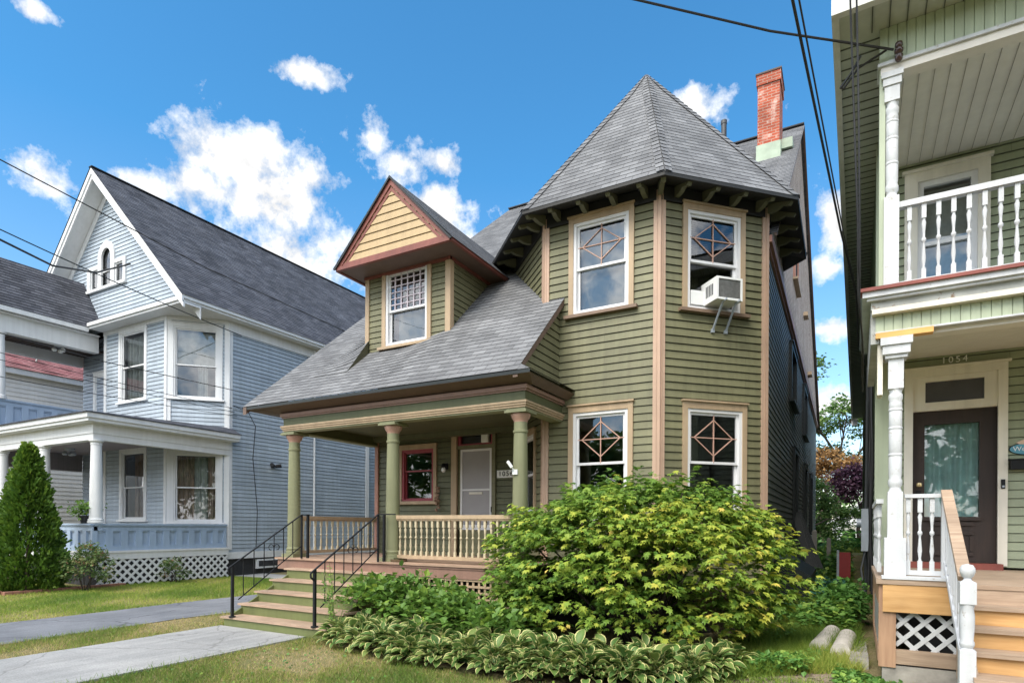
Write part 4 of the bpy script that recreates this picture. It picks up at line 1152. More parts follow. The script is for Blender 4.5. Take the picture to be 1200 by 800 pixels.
# upper frieze of vertical boards
def vboards(fr, u0, u1, v0, v1, step, name, mat):
    m = MB(); u = u0
    while u < u1:
        m.fbox(fr, u, min(u + step - .008, u1), v0, v1, 0, .012); u += step
    m.fbox(fr, u0, u1, v0, v1, -.25, 0)
    return rp(name, m, mat)
vboards(SF, .19, XR, 5.02, 5.395, .082, 'upper_frieze', SAGE_L)
m = MB(); m.fbox(SF, .17, XR, 4.985, 5.02, -.27, .03); rp('frieze_trim', m, WHITE)
m = MB(); m.fbox(SF, .20, XR, 4.90, 4.984, -.16, -.0); m.quad([(.25, 7.7, 5.0), (XR, 7.7, 5.0), (XR, 9.88, 5.02), (.25, 9.88, 5.02)]); m.box(.20, .3, 7.76, 9.84, 2.9, 5.0) if 0 else None
rp('upper_ceiling', m, BEADC)
m = MB()
for k in range(28): m.box(.28 + k * .143, .2845 + k * .143, 7.78, 9.87, 4.988, 4.998)
rp('ceiling_groove', m, paint('groove_shadow_beige', (.30, .27, .245), .7))
m = MB(); m.box(.17, .22, 7.75, 9.85, 4.2, 5.0) if 0 else m.box(.19, .245, 7.62, 7.8, 2.6, 4.98); rp('side_trim', m, SAGE_L)
# turned posts
def post_mesh(z0, z1, w, turn):
    b = MB(); h = z1 - z0
    t0, t1 = h * turn[0], h * turn[1]
    b.box(-w, w, -w, w, 0, t0); b.box(-w, w, -w, w, t1, h)
    r = w * .95
    hh = t1 - t0
    ring = lambda z, a=.03: [(r * .93, z - a), (r * .90, z - a * .8), (r * 1.0, z - a * .3), (r * 1.0, z + a * .3), (r * .90, z + a * .8), (r * .93, z + a)]
    pr = [(r * .98, t0), (r * .80, t0 + .035), (r * .80, t0 + .05), (r * 1.0, t0 + .075), (r * 1.0, t0 + .12), (r * .84, t0 + .15), (r * .93, t0 + .19)]
    for f in (.36, .62, .80): pr += ring(t0 + hh * f, .022)
    pr += [(r * .93, t1 - .15), (r * .86, t1 - .13), (r * 1.0, t1 - .105), (r * 1.0, t1 - .06), (r * .85, t1 - .04), (r * .98, t1)]
    b.lathe(0, 0, pr, 20)
    return b
for (z0, z1, x, turn) in ((2.565, 4.90, .305, (.43, .87)), (-.51, 2.0, .355, (.36, .80))):
    me = mesh_of('porch_post', post_mesh(z0, z1, .07, turn), WHITE, 40)
    o = inst('porch_post', me, (x, 7.66, z0), S)
    if z0 > 0: c = MB().box(x - .10, x + .10, 7.56, 7.76, 4.84, 4.90).box(x - .085, x + .085, 7.575, 7.745, 4.76, 4.84)
    else: c = MB().box(x - .145, x + .145, 7.515, 7.805, 1.955, 2.035).box(x - .125, x + .125, 7.535, 7.785, 1.86, 1.955).box(x - .10, x + .10, 7.56, 7.76, 1.82, 1.86)
    rp('capital', c, WHITE, o)
    if z0 < 0: rp('base_block', MB().box(x - .098, x + .098, 7.562, 7.758, -.52, -.10), WHITE_OLD, o)
# upper floor edge
m = MB(); m.box(.02, XR, 7.42, 7.62, 2.53, 2.565); rp('floor_edge', m, REDEDGE)
m = MB(); m.box(.02, XR, 7.62, 9.88, 2.53, 2.564); rp('upper_floor', m, GREYBOX)
m = MB(); m.box(.04, XR, 7.45, 7.6, 2.47, 2.53); m.box(.08, XR, 7.48, 7.6, 2.44, 2.47); m.box(.04, .12, 7.6, 9.85, 2.47, 2.53); rp('floor_moulding', m, WHITE_OLD)
m = MB(); m.box(.12, XR, 7.53, 7.6, 2.35, 2.44); m.box(.12, .2, 7.6, 9.85, 2.0, 2.44); rp('peeling_fascia', m, PEELGREY)
m = MB(); m.box(.13, XR, 7.5, 7.62, 2.295, 2.35); rp('fascia_trim', m, CREAM)
vboards(SF, .165, XR, 2.125, 2.293, .083, 'lower_frieze', SAGE_L)
m = MB(); m.fbox(SF, .16, XR, 2.105, 2.124, -.25, .015); rp('frieze_trim', m, WHITE)
m = MB(); m.fbox(SF, .165, .68, 2.045, 2.103, -.06, .05); rp('raw_plank', m, YELLOWW)
m = MB(); m.fbox(SF, .17, XR, 2.06, 2.104, -.25, -.07); m.quad([(.2, 7.75, 2.13), (XR, 7.75, 2.13), (XR, 9.88, 2.33), (.2, 9.88, 2.33)]); rp('lower_ceiling', m, BEADC)
m = MB(); m.box(.17, .23, 7.7, 9.85, 1.5, 2.06) if 0 else m.box(.185, .235, 7.63, 7.83, 1.45, 2.05); rp('side_trim', m, CREAM)
# upper railing
RB = baluster_mesh(.80, .022, .021, WHITE)
m = MB(); m.beam((.36, 7.66, 3.47), (XR, 7.66, 3.47), .085, .06); UR = rp('upper_railing', m, WHITE)
rp('bottom_rail', MB().beam((.36, 7.66, 2.62), (XR, 7.66, 2.62), .07, .05), WHITE, UR)
for k in range(28): inst('baluster', RB, (.47 + k * .128, 7.66, 2.645), UR)
# upper and lower openings
m = MB(); m.fbox(SW, .55, .70, 2.6, 4.87, 0, .05); m.fbox(SW, 1.36, 1.49, 2.6, 4.87, 0, .05); m.fbox(SW, .70, 1.36, 4.74, 4.87, 0, .048); m.fbox(SW, .52, 1.52, 4.87, 4.91, 0, .08)
UW = rp('upper_door', m, CREAM)
m = MB(); a0, a1 = .70, 1.36
m.fbox(SW, a0, a0 + .07, 2.6, 4.74, -.08, .01); m.fbox(SW, a1 - .07, a1, 2.6, 4.74, -.08, .01); m.fbox(SW, a0 + .07, a1 - .07, 4.67, 4.74, -.08, .008); m.fbox(SW, a0 + .07, a1 - .07, 3.86, 3.91, -.07, .0)
rp('frame', m, VINYL, UW)
m = MB(); m.quad([SW.p(a0, 2.6, -.05), SW.p(a1, 2.6, -.05), SW.p(a1, 4.7, -.05), SW.p(a0, 4.7, -.05)]); rp('pane', m, GLASS, UW)
m = MB(); m.fbox(SW, a0 + .05, a1 - .05, 2.6, 4.68, -.2, -.18); rp('blind', m, simple('grey_blind', (.55, .56, .54), .8, 0, .1, 20), UW)
m = MB(); m.fbox(SW, a0 + .07, a1 - .07, 2.6, 3.3, -.17, -.15); rp('lower_panel', m, PLASTIC, UW)
m = MB()
m.fbox(SW, .56, .66, -.48, 2.06, 0, .05); m.fbox(SW, 1.58, 1.68, -.48, 2.06, 0, .05); m.fbox(SW, .56, 1.68, 2.061, 2.16, 0, .05); m.fbox(SW, .53, 1.71, 2.16, 2.19, 0, .08)
m.fbox(SW, .66, .80, 1.62, 2.06, -.02, .03); m.fbox(SW, 1.44, 1.58, 1.62, 2.06, -.02, .03); m.fbox(SW, .80, 1.44, 1.99, 2.06, -.02, .03); m.fbox(SW, .80, 1.44, 1.62, 1.71, -.02, .03)
m.fbox(SW, .64, 1.60, 1.60, 1.63, -.13, .02)
DR = rp('door_case', m, CREAM)
m = MB(); m.quad([(.3, 9.95, 5.38), (XR, 9.95, 5.38), (XR, 33.9, 5.38), (.3, 33.9, 5.38)]); m.quad([(.3, 9.95, 2.5), (XR, 9.95, 2.5), (XR, 20, 2.5), (.3, 20, 2.5)]); m.quad([(.3, 14, -1), (XR, 14, -1), (XR, 14, 5.3), (.3, 14, 5.3)]); rp('inner_wall', m, CREAM)
m = MB(); m.quad([SW.p(.80, 1.71, -.01), SW.p(1.44, 1.71, -.01), SW.p(1.44, 1.99, -.01), SW.p(.80, 1.99, -.01)]); m.fbox(SW, .80, 1.44, 1.71, 1.99, -.1, -.05); rp('transom', m, simple('dark_transom', (.055, .055, .06), .25), DR)
DD = rp('front_door', MB().fbox(SW, .66, .80, -.45, 1.61, -.12, -.04).fbox(SW, 1.40, 1.58, -.45, 1.61, -.12, -.04).fbox(SW, .80, 1.40, 1.42, 1.61, -.12, -.04).fbox(SW, .80, 1.40, -.45, .15, -.12, -.04)
        .fbox(SW, .86, 1.34, .04, .09, -.04, -.015).fbox(SW, .86, 1.34, -.08, -.03, -.04, -.015).fbox(SW, .86, 1.34, -.36, -.31, -.04, -.015).fbox(SW, .78, 1.42, .11, .16, -.04, -.0).fbox(SW, .86, .9, -.3, -.1, -.04, -.02).fbox(SW, 1.3, 1.34, -.3, -.1, -.04, -.02), DARKDOOR)
m = MB(); m.quad([SW.p(.80, .16, -.07), SW.p(1.40, .16, -.07), SW.p(1.40, 1.42, -.07), SW.p(.80, 1.42, -.07)]); rp('pane', m, GLASS, DD)
m = MB(); pr = None
for k in range(31):
    x = .78 + .64 * k / 30; n = -.16 + .022 * math.sin(k * 1.15) + .01 * math.sin(k * .5)
    if pr: m.quad([SW.p(pr[0], .14, pr[1]), SW.p(x, .14, n), SW.p(x, 1.45, n), SW.p(pr[0], 1.45, pr[1])])
    pr = (x, n)
rp('curtain', m, TEALC, DD, 60)
m = MB(); m.lathe(.735, 9.92 - .075, [(.0, 0), (.03, .01), (.035, .035), (.03, .06), (0, .07)], 10); mb = MB()
for v in m.v: mb.v.append((v[0], v[1], v[2] + .56))
mb.f = m.f; mb.uv = m.uv
rp('lock_plate', MB().fbox(SW, .70, .76, .40, .52, -.05, -.03), IRON, DD)
rp('knob', mb, simple('brass', (.55, .42, .22), .3, .8), DD, 40)
# lower deck, rail, steps
m = MB(); m.box(.18, XR, 7.40, 9.9, -.585, -.53); rp('porch_floor', m, NEWWOOD_T)
m = MB(); m.box(.86, XR, 7.03, 7.40, -.565, -.525); rp('floor_edge', m, NEWWOOD_T)
m = MB(); m.box(.62, 1.62, 9.72, 9.89, -.53, -.45); rp('threshold', m, REDEDGE)
m = MB(); m.box(.23, .84, 7.39, 7.62, -.53, -.505); rp('white_sill', m, WHITE_OLD)
m = MB(); m.box(.24, .87, 7.41, 7.45, -.875, -.59); rp('fascia_board', m, NEWWOOD)
m = MB(); m.box(.205, .36, 7.44, 7.54, -1.46, -.587); m.box(.20, .24, 7.54, 9.9, -.80, -.587); m.box(.2, .24, 9.5, 9.9, -1.4, -.8); m.box(.2, .24, 7.54, 9.9, -1.42, -1.3); rp('skirt_post', m, NEWWOOD_V)
m = MB(); m.box(.36, .95, 7.45, 7.5, -1.42, -1.27); rp('skirt_board', m, NEWWOOD_T)
m = MB(); lattice(m, Frame((0, 7.5, 0), (1, 0, 0)), .36, .96, -1.28, -.86, .185, .042); lattice(m, Frame((.225, 0, 0), (0, -1, 0)), -9.5, -7.55, -1.3, -.8, .185, .042); rp('lattice', m, WHITE)
m = MB(); m.box(.5, XR, 7.75, 7.8, GZ, -.6); m.box(.30, .34, 7.8, 9.8, GZ, -.6); rp('porch_base', m, STONE_D)
m = MB(); m.box(.24, .9, 7.46, 7.6, GZ - .1, -1.44); rp('stone_footing', m, STONE)
# short railing beside the post
m = MB(); m.beam((.44, 7.66, .345), (.845, 7.66, .345), .085, .04); LRl = rp('short_railing', m, WHITE)
rp('bottom_rail', MB().beam((.44, 7.66, -.47), (.84, 7.66, -.47), .06, .05), WHITE_OLD, LRl)
SB = baluster_mesh(.77, .021, .021, WHITE)
for x in (.475, .58, .685): inst('baluster', SB, (x, 7.66, -.445), LRl)
rp('end_post', MB().box(.765, .845, 7.62, 7.70, -.52, .325), WHITE, LRl)
m = MB(); m.beam((.22, 7.8, .30), (.22, 9.8, .30), .07, .05); SRl = rp('side_railing', m, WHITE)
for k in range(12): inst('baluster', SB, (.22, 7.9 + k * .16, -.49), SRl)
# stair hand rail
m = MB(); m.beam((.805, 7.64, .385), (.79, 6.26, -.42), .095, .045); HR = rp('stair_handrail', m, NEWWOOD_T)
rp('slope_rail', MB().beam((.805, 7.6, -.36), (.79, 6.26, -1.14), .05, .06), WHITE_OLD, HR)
for k in range(9):
    t = (k + .5) / 9; y = 7.58 - 1.28 * t
    z1 = .36 - .80 * t - .03; z0 = -.33 - .78 * t
    rp('baluster', MB().box(.785, .82, y - .02, y + .02, z0, z1), WHITE_OLD, HR)
nb = MB(); x, y = .795, 6.17
nb.box(x - .055, x + .055, y - .055, y + .055, -.62, -.44); nb.box(x - .055, x + .055, y - .055, y + .055, -1.5, -1.0)
nb.lathe(x, y, [(.048, -1.0), (.04, -.985), (.052, -.96), (.052, -.94), (.044, -.92), (.052, -.80), (.052, -.72), (.044, -.66), (.050, -.64), (.050, -.62)], 18)
nb.lathe(x, y, [(.05, -.44), (.03, -.425), (.025, -.41), (.042, -.39), (.055, -.355), (.052, -.325), (.038, -.30), (.0, -.29)], 18)
rp('newel_post', nb, WHITE_OLD, HR, 40)
rp('stringer', MB().prism([(2.17, 5.9, -1.45), (2.17, 7.2, -1.45), (2.17, 7.2, -.62), (2.17, 5.9, -1.40)], (.035, 0, 0)), NEWWOOD_T)
rp('fascia_board', MB().box(2.21, XR, 7.41, 7.45, -.875, -.59), NEWWOOD); rp('skirt_board', MB().box(2.21, XR, 7.45, 7.5, -1.5, -1.3), NEWWOOD_T)
m = MB(); lattice(m, Frame((0, 7.5, 0), (1, 0, 0)), 2.22, XR, -1.3, -.86, .185, .042); rp('lattice', m, WHITE)
rp('porch_post', MB().box(3.98, 4.14, 7.59, 7.75, -.53, 2.04), WHITE); rp('porch_post', MB().box(3.98, 4.14, 7.59, 7.75, 2.566, 4.98), WHITE)
SS = rp('steps', MB().prism([(.845, 5.9, -1.45), (.845, 7.2, -1.45), (.845, 7.2, -.62), (.845, 5.9, -1.40)][::1], (.035, 0, 0)), NEWWOOD_T)
for k in range(5):
    zt = -.70 - .17 * k; yn = 6.77 - .235 * k
    rp('tread', MB().box(.83 if k else .86, 2.2, yn, yn + .29, zt - .035, zt), NEWWOOD_T, SS)
    rp('riser', MB().box(.88, 2.2, yn + .27, yn + .29, zt + .001, zt + .136), NEWWOOD if k else NEWWOOD_T, SS)
rp('riser', MB().box(.88, 2.2, 5.86, 5.88, -1.62, -1.42), NEWWOOD, SS)

# =================================================================== GROUND
def gz(x, y):
    x = np.asarray(x, float); y = np.asarray(y, float)
    s = np.clip((x + 2.2) / 2.4, 0, 1); s = s * s * (3 - 2 * s)
    far = np.clip((y - 9) / 25, 0, 1)
    und = .03 * np.sin(x * .9 + 1) * np.cos(y * .7) * np.clip((x + 30) / 30, .2, 1)
    return GZ + s * (.20 + .35 * far) + und * s
def ground_mat():
    m, nt, b = new_mat('lawn_ground')
    co = geopos(nt)
    n1 = noise(nt, co, .8, 6); n2 = noise(nt, co, 9, 5, .7); n3 = noise(nt, co, 70, 3)
    c = mixc(nt, maprange(nt, n1, .38, .62, 0, 1), (.11, .13, .038), (.27, .22, .115))
    c = mixc(nt, maprange(nt, n2, .42, .65, 0, .85), c, (.26, .21, .12))
    # bare patch of soil near the alley mouth and under the planting bed
    def spot(cx, cy, rx, ry):
        s = nt.nodes.new('ShaderNodeVectorMath'); s.operation = 'SUBTRACT'; lk(nt, co, s.inputs[0]); s.inputs[1].default_value = (cx, cy, 0)
        q = nt.nodes.new('ShaderNodeVectorMath'); q.operation = 'MULTIPLY'; lk(nt, s.outputs[0], q.inputs[0]); q.inputs[1].default_value = (1 / rx, 1 / ry, 0)
        l = nt.nodes.new('ShaderNodeVectorMath'); l.operation = 'LENGTH'; lk(nt, q.outputs[0], l.inputs[0])
        ad = nt.nodes.new('ShaderNodeMath'); lk(nt, l.outputs['Value'], ad.inputs[0]); lk(nt, maprange(nt, n2, .3, .7, -.35, .35), ad.inputs[1])
        return maprange(nt, ad.outputs[0], .8, 1.1, 1, 0)
    c = mixc(nt, spot(-.45, 7.15, .75, .8), c, (.27, .215, .16))
    c = mixc(nt, spot(-3.9, 7.5, 3.4, 1.2), c, (.055, .04, .027))
    c = mixc(nt, 1.0, c, gray(nt, maprange(nt, n3, .3, .7, .6, 1.35)), 'MULTIPLY')
    lk(nt, c, b.inputs['Base Color']); b.inputs['Roughness'].default_value = .95; b.inputs['Specular IOR Level'].default_value = .1
    bump(nt, b, n3, .6, .03)
    return m
xs = np.unique(np.concatenate([np.array([-600, -300, -150, -80, -50, -36.]), np.arange(-30, 6.01, .3), np.array([9, 14, 25, 50, 100, 200, 400, 600.])]))
ys = np.unique(np.concatenate([np.array([-300, -120, -60, -30, -15, -8, -4.]), np.arange(-2, 16, .3), np.arange(16, 40, 1.5), np.array([45, 60, 90, 150, 300, 600.])]))
XX, YY = np.meshgrid(xs, ys); ZZ = gz(XX, YY)
me = bpy.data.meshes.new('ground')
nx, ny = len(xs), len(ys)
me.from_pydata(np.stack([XX.ravel(), YY.ravel(), ZZ.ravel()], 1).tolist(), [], [(j * nx + i, j * nx + i + 1, (j + 1) * nx + i + 1, (j + 1) * nx + i) for j in range(ny - 1) for i in range(nx - 1)])
me.polygons.foreach_set('use_smooth', [True] * len(me.polygons)); me.materials.append(ground_mat())
tag(place_mesh('ground', me, (0, 0, 0)), kind='structure')

def flat_mat(name, c1, c2, rough, crack=(.02, .02, .02), sc=3.):
    m, nt, b = new_mat(name); co = geopos(nt)
    n1 = noise(nt, co, .9, 6, .6); n2 = noise(nt, co, 60, 3); n3 = noise(nt, mapping(nt, co, (5, .5, 1)), 1.2, 5)
    c = mixc(nt, maprange(nt, n1, .35, .65, 0, 1), c1, c2)
    c = mixc(nt, 1.0, c, gray(nt, maprange(nt, n2, .3, .7, .78, 1.2)), 'MULTIPLY')
    c = mixc(nt, 1.0, c, gray(nt, maprange(nt, n3, .3, .7, .85, 1.12)), 'MULTIPLY')
    vo = nt.nodes.new('ShaderNodeTexVoronoi'); vo.feature = 'DISTANCE_TO_EDGE'; vo.inputs['Scale'].default_value = .55
    wv = nt.nodes.new('ShaderNodeVectorMath'); lk(nt, co, wv.inputs[0])
    nn = nt.nodes.new('ShaderNodeTexNoise'); nn.inputs['Scale'].default_value = 3; lk(nt, co, nn.inputs['Vector'])
    sc_ = nt.nodes.new('ShaderNodeVectorMath'); sc_.operation = 'SCALE'; sc_.inputs['Scale'].default_value = .35; lk(nt, nn.outputs['Color'], sc_.inputs[0])
    lk(nt, sc_.outputs[0], wv.inputs[1]); lk(nt, wv.outputs[0], vo.inputs['Vector'])
    c = mixc(nt, maprange(nt, vo.outputs['Distance'], .0, .012, .75, 0), c, crack)
    lk(nt, c, b.inputs['Base Color']); b.inputs['Roughness'].default_value = rough
    bump(nt, b, n2, .4, .01)
    return m
ASPH = flat_mat('driveway_asphalt', (.12, .127, .145), (.18, .187, .205), .85)
WALK = flat_mat('walkway_concrete', (.26, .26, .257), (.345, .34, .332), .85, (.14, .135, .13))
m = MB()
N = 40
for k in range(N):
    y0, y1 = -3 + k * 1.0, -3 + (k + 1) * 1.0
    e = lambda y, s: .07 * math.sin(y * 1.3 + s) + .04 * math.sin(y * 3.1 + s)
    m.quad([(-13.45 + e(y0, 0), y0, GZ + .012), (-11.15 + e(y0, 2), y0, GZ + .012), (-11.15 + e(y1, 2), y1, GZ + .012), (-13.45 + e(y1, 0), y1, GZ + .012)])
tag(part('driveway', m, ASPH), kind='structure')
m = MB()
for k in range(7):
    y1 = 6.86 - k * 1.25; y0 = y1 - 1.24
    m.box(-9.78 + .0 * k, -7.62, y0, y1, GZ - .1, GZ + .03 - .002 * (k % 2))
tag(part('walkway', m, WALK), kind='structure')
m = MB(); m.box(-18.9, -13.4, 13.8, 15.0, GZ - .1, GZ + .025); tag(part('side_path', m, WALK), kind='structure')
m = MB(); m.quad([(-80, -6, GZ + .02), (80, -6, GZ + .02), (80, -4.2, GZ + .02), (-80, -4.2, GZ + .02)]); tag(part('pavement', m, WALK), kind='structure')
m = MB(); m.quad([(-80, -18, GZ + .008), (80, -18, GZ + .008), (80, -8, GZ + .008), (-80, -8, GZ + .008)]); tag(part('road', m, ASPH), kind='structure')

# =================================================================== PLANTS
def in_poly(px, py, poly):
    c = np.zeros(len(px), bool); n = len(poly)
    for i in range(n):
        (x0, y0), (x1, y1) = poly[i], poly[i - 1]
        c ^= ((y0 > py) != (y1 > py)) & (px < (x1 - x0) * (py - y0) / (y1 - y0 + 1e-12) + x0)
    return c
BED = [(-7.25, 7.15), (-6.9, 6.72), (-6.2, 6.48), (-5.0, 6.3), (-3.9, 6.2), (-2.6, 6.35), (-1.7, 6.75), (-1.0, 7.35), (-1.1, 8.3), (-1.6, 9.9), (-7.2, 9.0)]
def grass(name, poly, dens, h, wd, mat, excl=(), patch=0., lean=.5, zfun=gz):
    p = np.array(poly); lo, hi = p.min(0), p.max(0)
    n = int((hi[0] - lo[0]) * (hi[1] - lo[1]) * dens)
    x = RNG.uniform(lo[0], hi[0], n); y = RNG.uniform(lo[1], hi[1], n)
    k = in_poly(x, y, poly)
    for e in excl: k &= ~in_poly(x, y, e)
    x, y = x[k], y[k]
    pat = .5 + .25 * np.sin(x * 1.7 + 1.3 * np.sin(y * 1.1)) + .25 * np.sin(y * 2.3 + 1.7 * np.sin(x * .9 + 2)) + .12 * np.sin(x * 6.1 + y * 4.7)
    keep = RNG.uniform(0, 1, len(x)) < 1 - patch * (pat > .55) * np.clip((pat - .55) * 4, 0, 1)
    x, y, pat = x[keep], y[keep], pat[keep]; n = len(x)
    d = np.stack([RNG.normal(0, lean, n), RNG.normal(0, lean, n), np.ones(n)], 1)
    pos = np.stack([x, y, zfun(x, y) - .005], 1)
    rnd = np.clip(pat * .75 + RNG.normal(.12, .2, n), 0, 1)
    hh = h * RNG.uniform(.5, 1.3, n) * (1.15 - .3 * np.clip(pat, 0, 1))
    me = leaf_mesh(name, T_BLADE, pos, d, unit(n), hh, rnd, mat, width=wd / h)
    return tag(place_mesh(name, me, (0, 0, 0)), kind='stuff')
def cover(name, poly, n, size, mat, hgt, zlift=.0, tm=T_LEAF):
    p = np.array(poly); lo, hi = p.min(0), p.max(0); x = RNG.uniform(lo[0], hi[0], n * 2); y = RNG.uniform(lo[1], hi[1], n * 2)
    k = in_poly(x, y, poly); x, y = x[k][:n], y[k][:n]; n = len(x)
    hh = hgt * (.55 + .45 * np.sin(x * 3.1 + y * 1.3) * np.sin(y * 1.9)) * RNG.uniform(.3, 1.1, n)
    pos = np.stack([x, y, gz(x, y) + np.abs(hh) + zlift], 1)
    d = RNG.normal(0, 1, (n, 3)) * [1, 1, .35]
    me = leaf_mesh(name, tm, pos, d, np.tile([0, 0, 1.], (n, 1)) + RNG.normal(0, .3, (n, 3)), size * RNG.uniform(.6, 1.3, n), np.clip(.5 + .22 * np.sin(x * 4 + y * 2) + RNG.normal(0, .2, n), 0, 1), mat)
    return tag(place_mesh(name, me, (0, 0, 0)), kind='stuff')
grass('lawn_grass', [(-7.62, 2.5), (-7.62, 6.8), (-7.3, 7.2), (-1.0, 7.4), (.1, 7.0), (1.5, 5.0), (1.5, 3.5), (-1, 3.0)], 4200, .05, .007, GRASSB, [BED, [(-1.1, 6.5), (.2, 6.5), (.2, 7.7), (-1.1, 7.7)]], .75)
grass('lawn_tuft', [(-7.75, 2.5), (-7.68, 6.8), (-7.3, 7.2), (-1.0, 7.4), (.1, 7.0), (1.5, 5.0), (1.5, 3.5), (-1, 3.0)], 650, .085, .008, GRASSG, [BED], .9, .7)
grass('lawn_tuft', [(-11.25, 2.0), (-9.7, 2.0), (-9.72, 6.9), (-10.3, 11), (-11.25, 11)], 700, .085, .008, GRASSG, [], .85, .7)
cover('lawn_weed', [(-7.6, 3.0), (-7.6, 6.6), (-5, 6.2), (-1.5, 6.4), (1, 5), (1, 3.5)], 1500, .035, WEEDLEAF, .03)
grass('lawn_grass', [(-11.15, 2.0), (-9.78, 2.0), (-9.78, 7.6), (-10.3, 11), (-11.15, 11)], 3600, .05, .007, GRASSB, [], .6)
grass('lawn_grass', [(-24, 3.0), (-13.42, 3.0), (-13.42, 13.7), (-18.8, 13.7), (-18.8, 9.0), (-24, 9.0)], 1500, .07, .010, GRASSG, [], .3)
grass('rough_grass', [(-1.6, 6.9), (-.9, 7.35), (.2, 7.7), (.18, 12.5), (-1.2, 12.5), (-1.5, 9)], 6500, .19, .008, GRASSG, [], .3, .55)
grass('rough_grass', [(-1.0, 6.6), (.7, 6.2), (.8, 7.4), (-.9, 7.4)], 900, .08, .008, GRASSG, [], .6, .7)
grass('rough_grass', [(-1.15, 12), (.2, 12), (.2, 34), (-1.15, 34)], 700, .28, .015, GRASSG, [], .2, .45)
grass('field_grass', [(-9, 35), (9, 35), (12, 58), (-12, 58)], 90, .35, .04, GRASSG, [], .2, .4)

def shrub_leaves(c, rad, n, tmpl, size, mat, shell=.55, top_bias=.0, droop=.35, rndf=None, lobes=9, name='foliage', base_cut=None, flat=.6):
    """leaves spread through an uneven crown: clumps on a bumpy ellipsoid"""
    c = np.array(c); rad = np.array(rad)
    k = max(6, n // 34)
    d = unit(k); d[:, 2] = np.where(d[:, 2] < -.55, -d[:, 2], d[:, 2])
    lob = unit(lobes)
    bumpy = 1 + .20 * np.max(d @ lob.T, axis=1) - .17
    rr = (shell + (1 - shell) * RNG.uniform(0, 1, k) ** .5) * bumpy
    cc = c + d * rad * rr[:, None]
    per = n // k
    p = np.repeat(cc, per, 0); dd = np.repeat(d, per, 0)
    m = len(p)
    p = p + RNG.normal(0, 1, (m, 3)) * np.array([1, 1, .55]) * size * 1.5
    outd = dd * np.array([1, 1, flat]) + RNG.normal(0, .55, (m, 3)); outd[:, 2] -= droop
    ups = np.tile([0, 0, 1.0], (m, 1)) + RNG.normal(0, .35, (m, 3))
    h = (p[:, 2] - (c[2] - rad[2])) / (2 * rad[2])
    clump = np.repeat(RNG.normal(0, 1, k), per)
    r = .42 + .10 * clump + RNG.normal(0, .13, m) if rndf is None else rndf(p, h, clump, m)
    if base_cut is not None:
        kk = p[:, 2] > base_cut; p, outd, ups, r = p[kk], outd[kk], ups[kk], r[kk]; m = len(p)
    return leaf_mesh(name, tmpl, p, outd, ups, size * RNG.uniform(.65, 1.25, m), r, mat)

def stems(name, base, tips, r0, mat, parent=None, n=6):
    m = MB()
    for t in tips:
        b = V3(base) + V3((random.uniform(-.12, .12), random.uniform(-.1, .1), 0)); t = V3(t)
        mid = b.lerp(t, .5) + V3((random.uniform(-.15, .15), random.uniform(-.15, .15), .12))
        m.tube([b, b.lerp(mid, .5) + V3((0, 0, .05)), mid, mid.lerp(t, .6), t], r0, n, r0 * .3)
    return part(name, m, mat, parent)

# the big maple-leaved bush in front of the turret
bx, by = -2.75, 8.55
BU = empty('shrub', (bx, by, GZ), 'big spreading maple-leaved bush with yellow-green tips, in front of the corner turret', 'shrub')
def bush():
    P = []; D = []; U = []; Rn = []; Sz = []
    C = np.array([bx, by, -.80]); RD = np.array([2.18, 1.3, 1.50])
    lob = unit(16); lob[:, 2] = np.abs(lob[:, 2])
    K = 1250
    for k in range(K):
        d = unit(1)[0]
        if d[2] < -.42: d[2] = -d[2]
        f = RNG.uniform(.72, 1.0) ** .7 if RNG.uniform() < .80 else RNG.uniform(.25, .8)
        bm = 1 + .20 * max(0, float(np.max(lob @ d)) - .72) * 2 - .05
        c = C + d * RD * f * bm
        if d[2] < 0: c[:2] = C[:2] + (c[:2] - C[:2]) * (1 + .25 * d[2])
        out = np.array([d[0] / RD[0], d[1] / RD[1], .12]); out /= np.linalg.norm(out) + 1e-6
        out = out * .8 + RNG.normal(0, .35, 3) * np.array([1, 1, .3]); out /= np.linalg.norm(out)
        side = np.cross(out, [0, 0, 1.]); side /= np.linalg.norm(side)
        L = RNG.uniform(.24, .46); nl = int(L * 52)
        tone = RNG.normal(0, 1)
        tilt = RNG.uniform(-.25, .12)
        for i in range(nl):
            t = RNG.uniform(0, 1)
            w = RNG.uniform(-1, 1) * .20 * (1.1 - .5 * t)
            p = c + out * (t - .4) * L + side * w + np.array([0, 0, tilt * t * L - .9 * w * w + RNG.normal(0, .025)])
            ld = out * (.55 + .3 * t) + side * np.sign(w) * (.75 - .3 * t) + np.array([0, 0, -.55]) + RNG.normal(0, .22, 3)
            P.append(p); D.append(ld); U.append(np.array([0, 0, 1.]) + RNG.normal(0, .22, 3))
            hgt = (p[2] - (C[2] - RD[2])) / (2 * RD[2])
            lt = .325 + .085 * tone + .22 * (f - .7) + .18 * t + .10 * np.clip(d[0] + .1, -.5, 1) + .10 * (-d[1] > .2) - .12 * (hgt > .88) + RNG.normal(0, .10)  # outer, right and street-side leaves yellower: new growth plus sunlit look in the colour
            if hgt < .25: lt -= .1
            Rn.append(lt); Sz.append(.090 * RNG.uniform(.5, 1.4))
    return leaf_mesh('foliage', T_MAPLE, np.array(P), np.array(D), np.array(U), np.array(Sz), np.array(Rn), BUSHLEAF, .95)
place_mesh('foliage', bush(), (bx, by, GZ), BU).location = (0, 0, -GZ) if False else V3((0, 0, 0)) - V3((bx, by, GZ))
tips = [(bx + 2.0 * math.cos(a) * random.uniform(.4, 1), by + 1.1 * math.sin(a) * random.uniform(.4, 1), random.uniform(-.9, .5)) for a in [k * .37 for k in range(34)]]
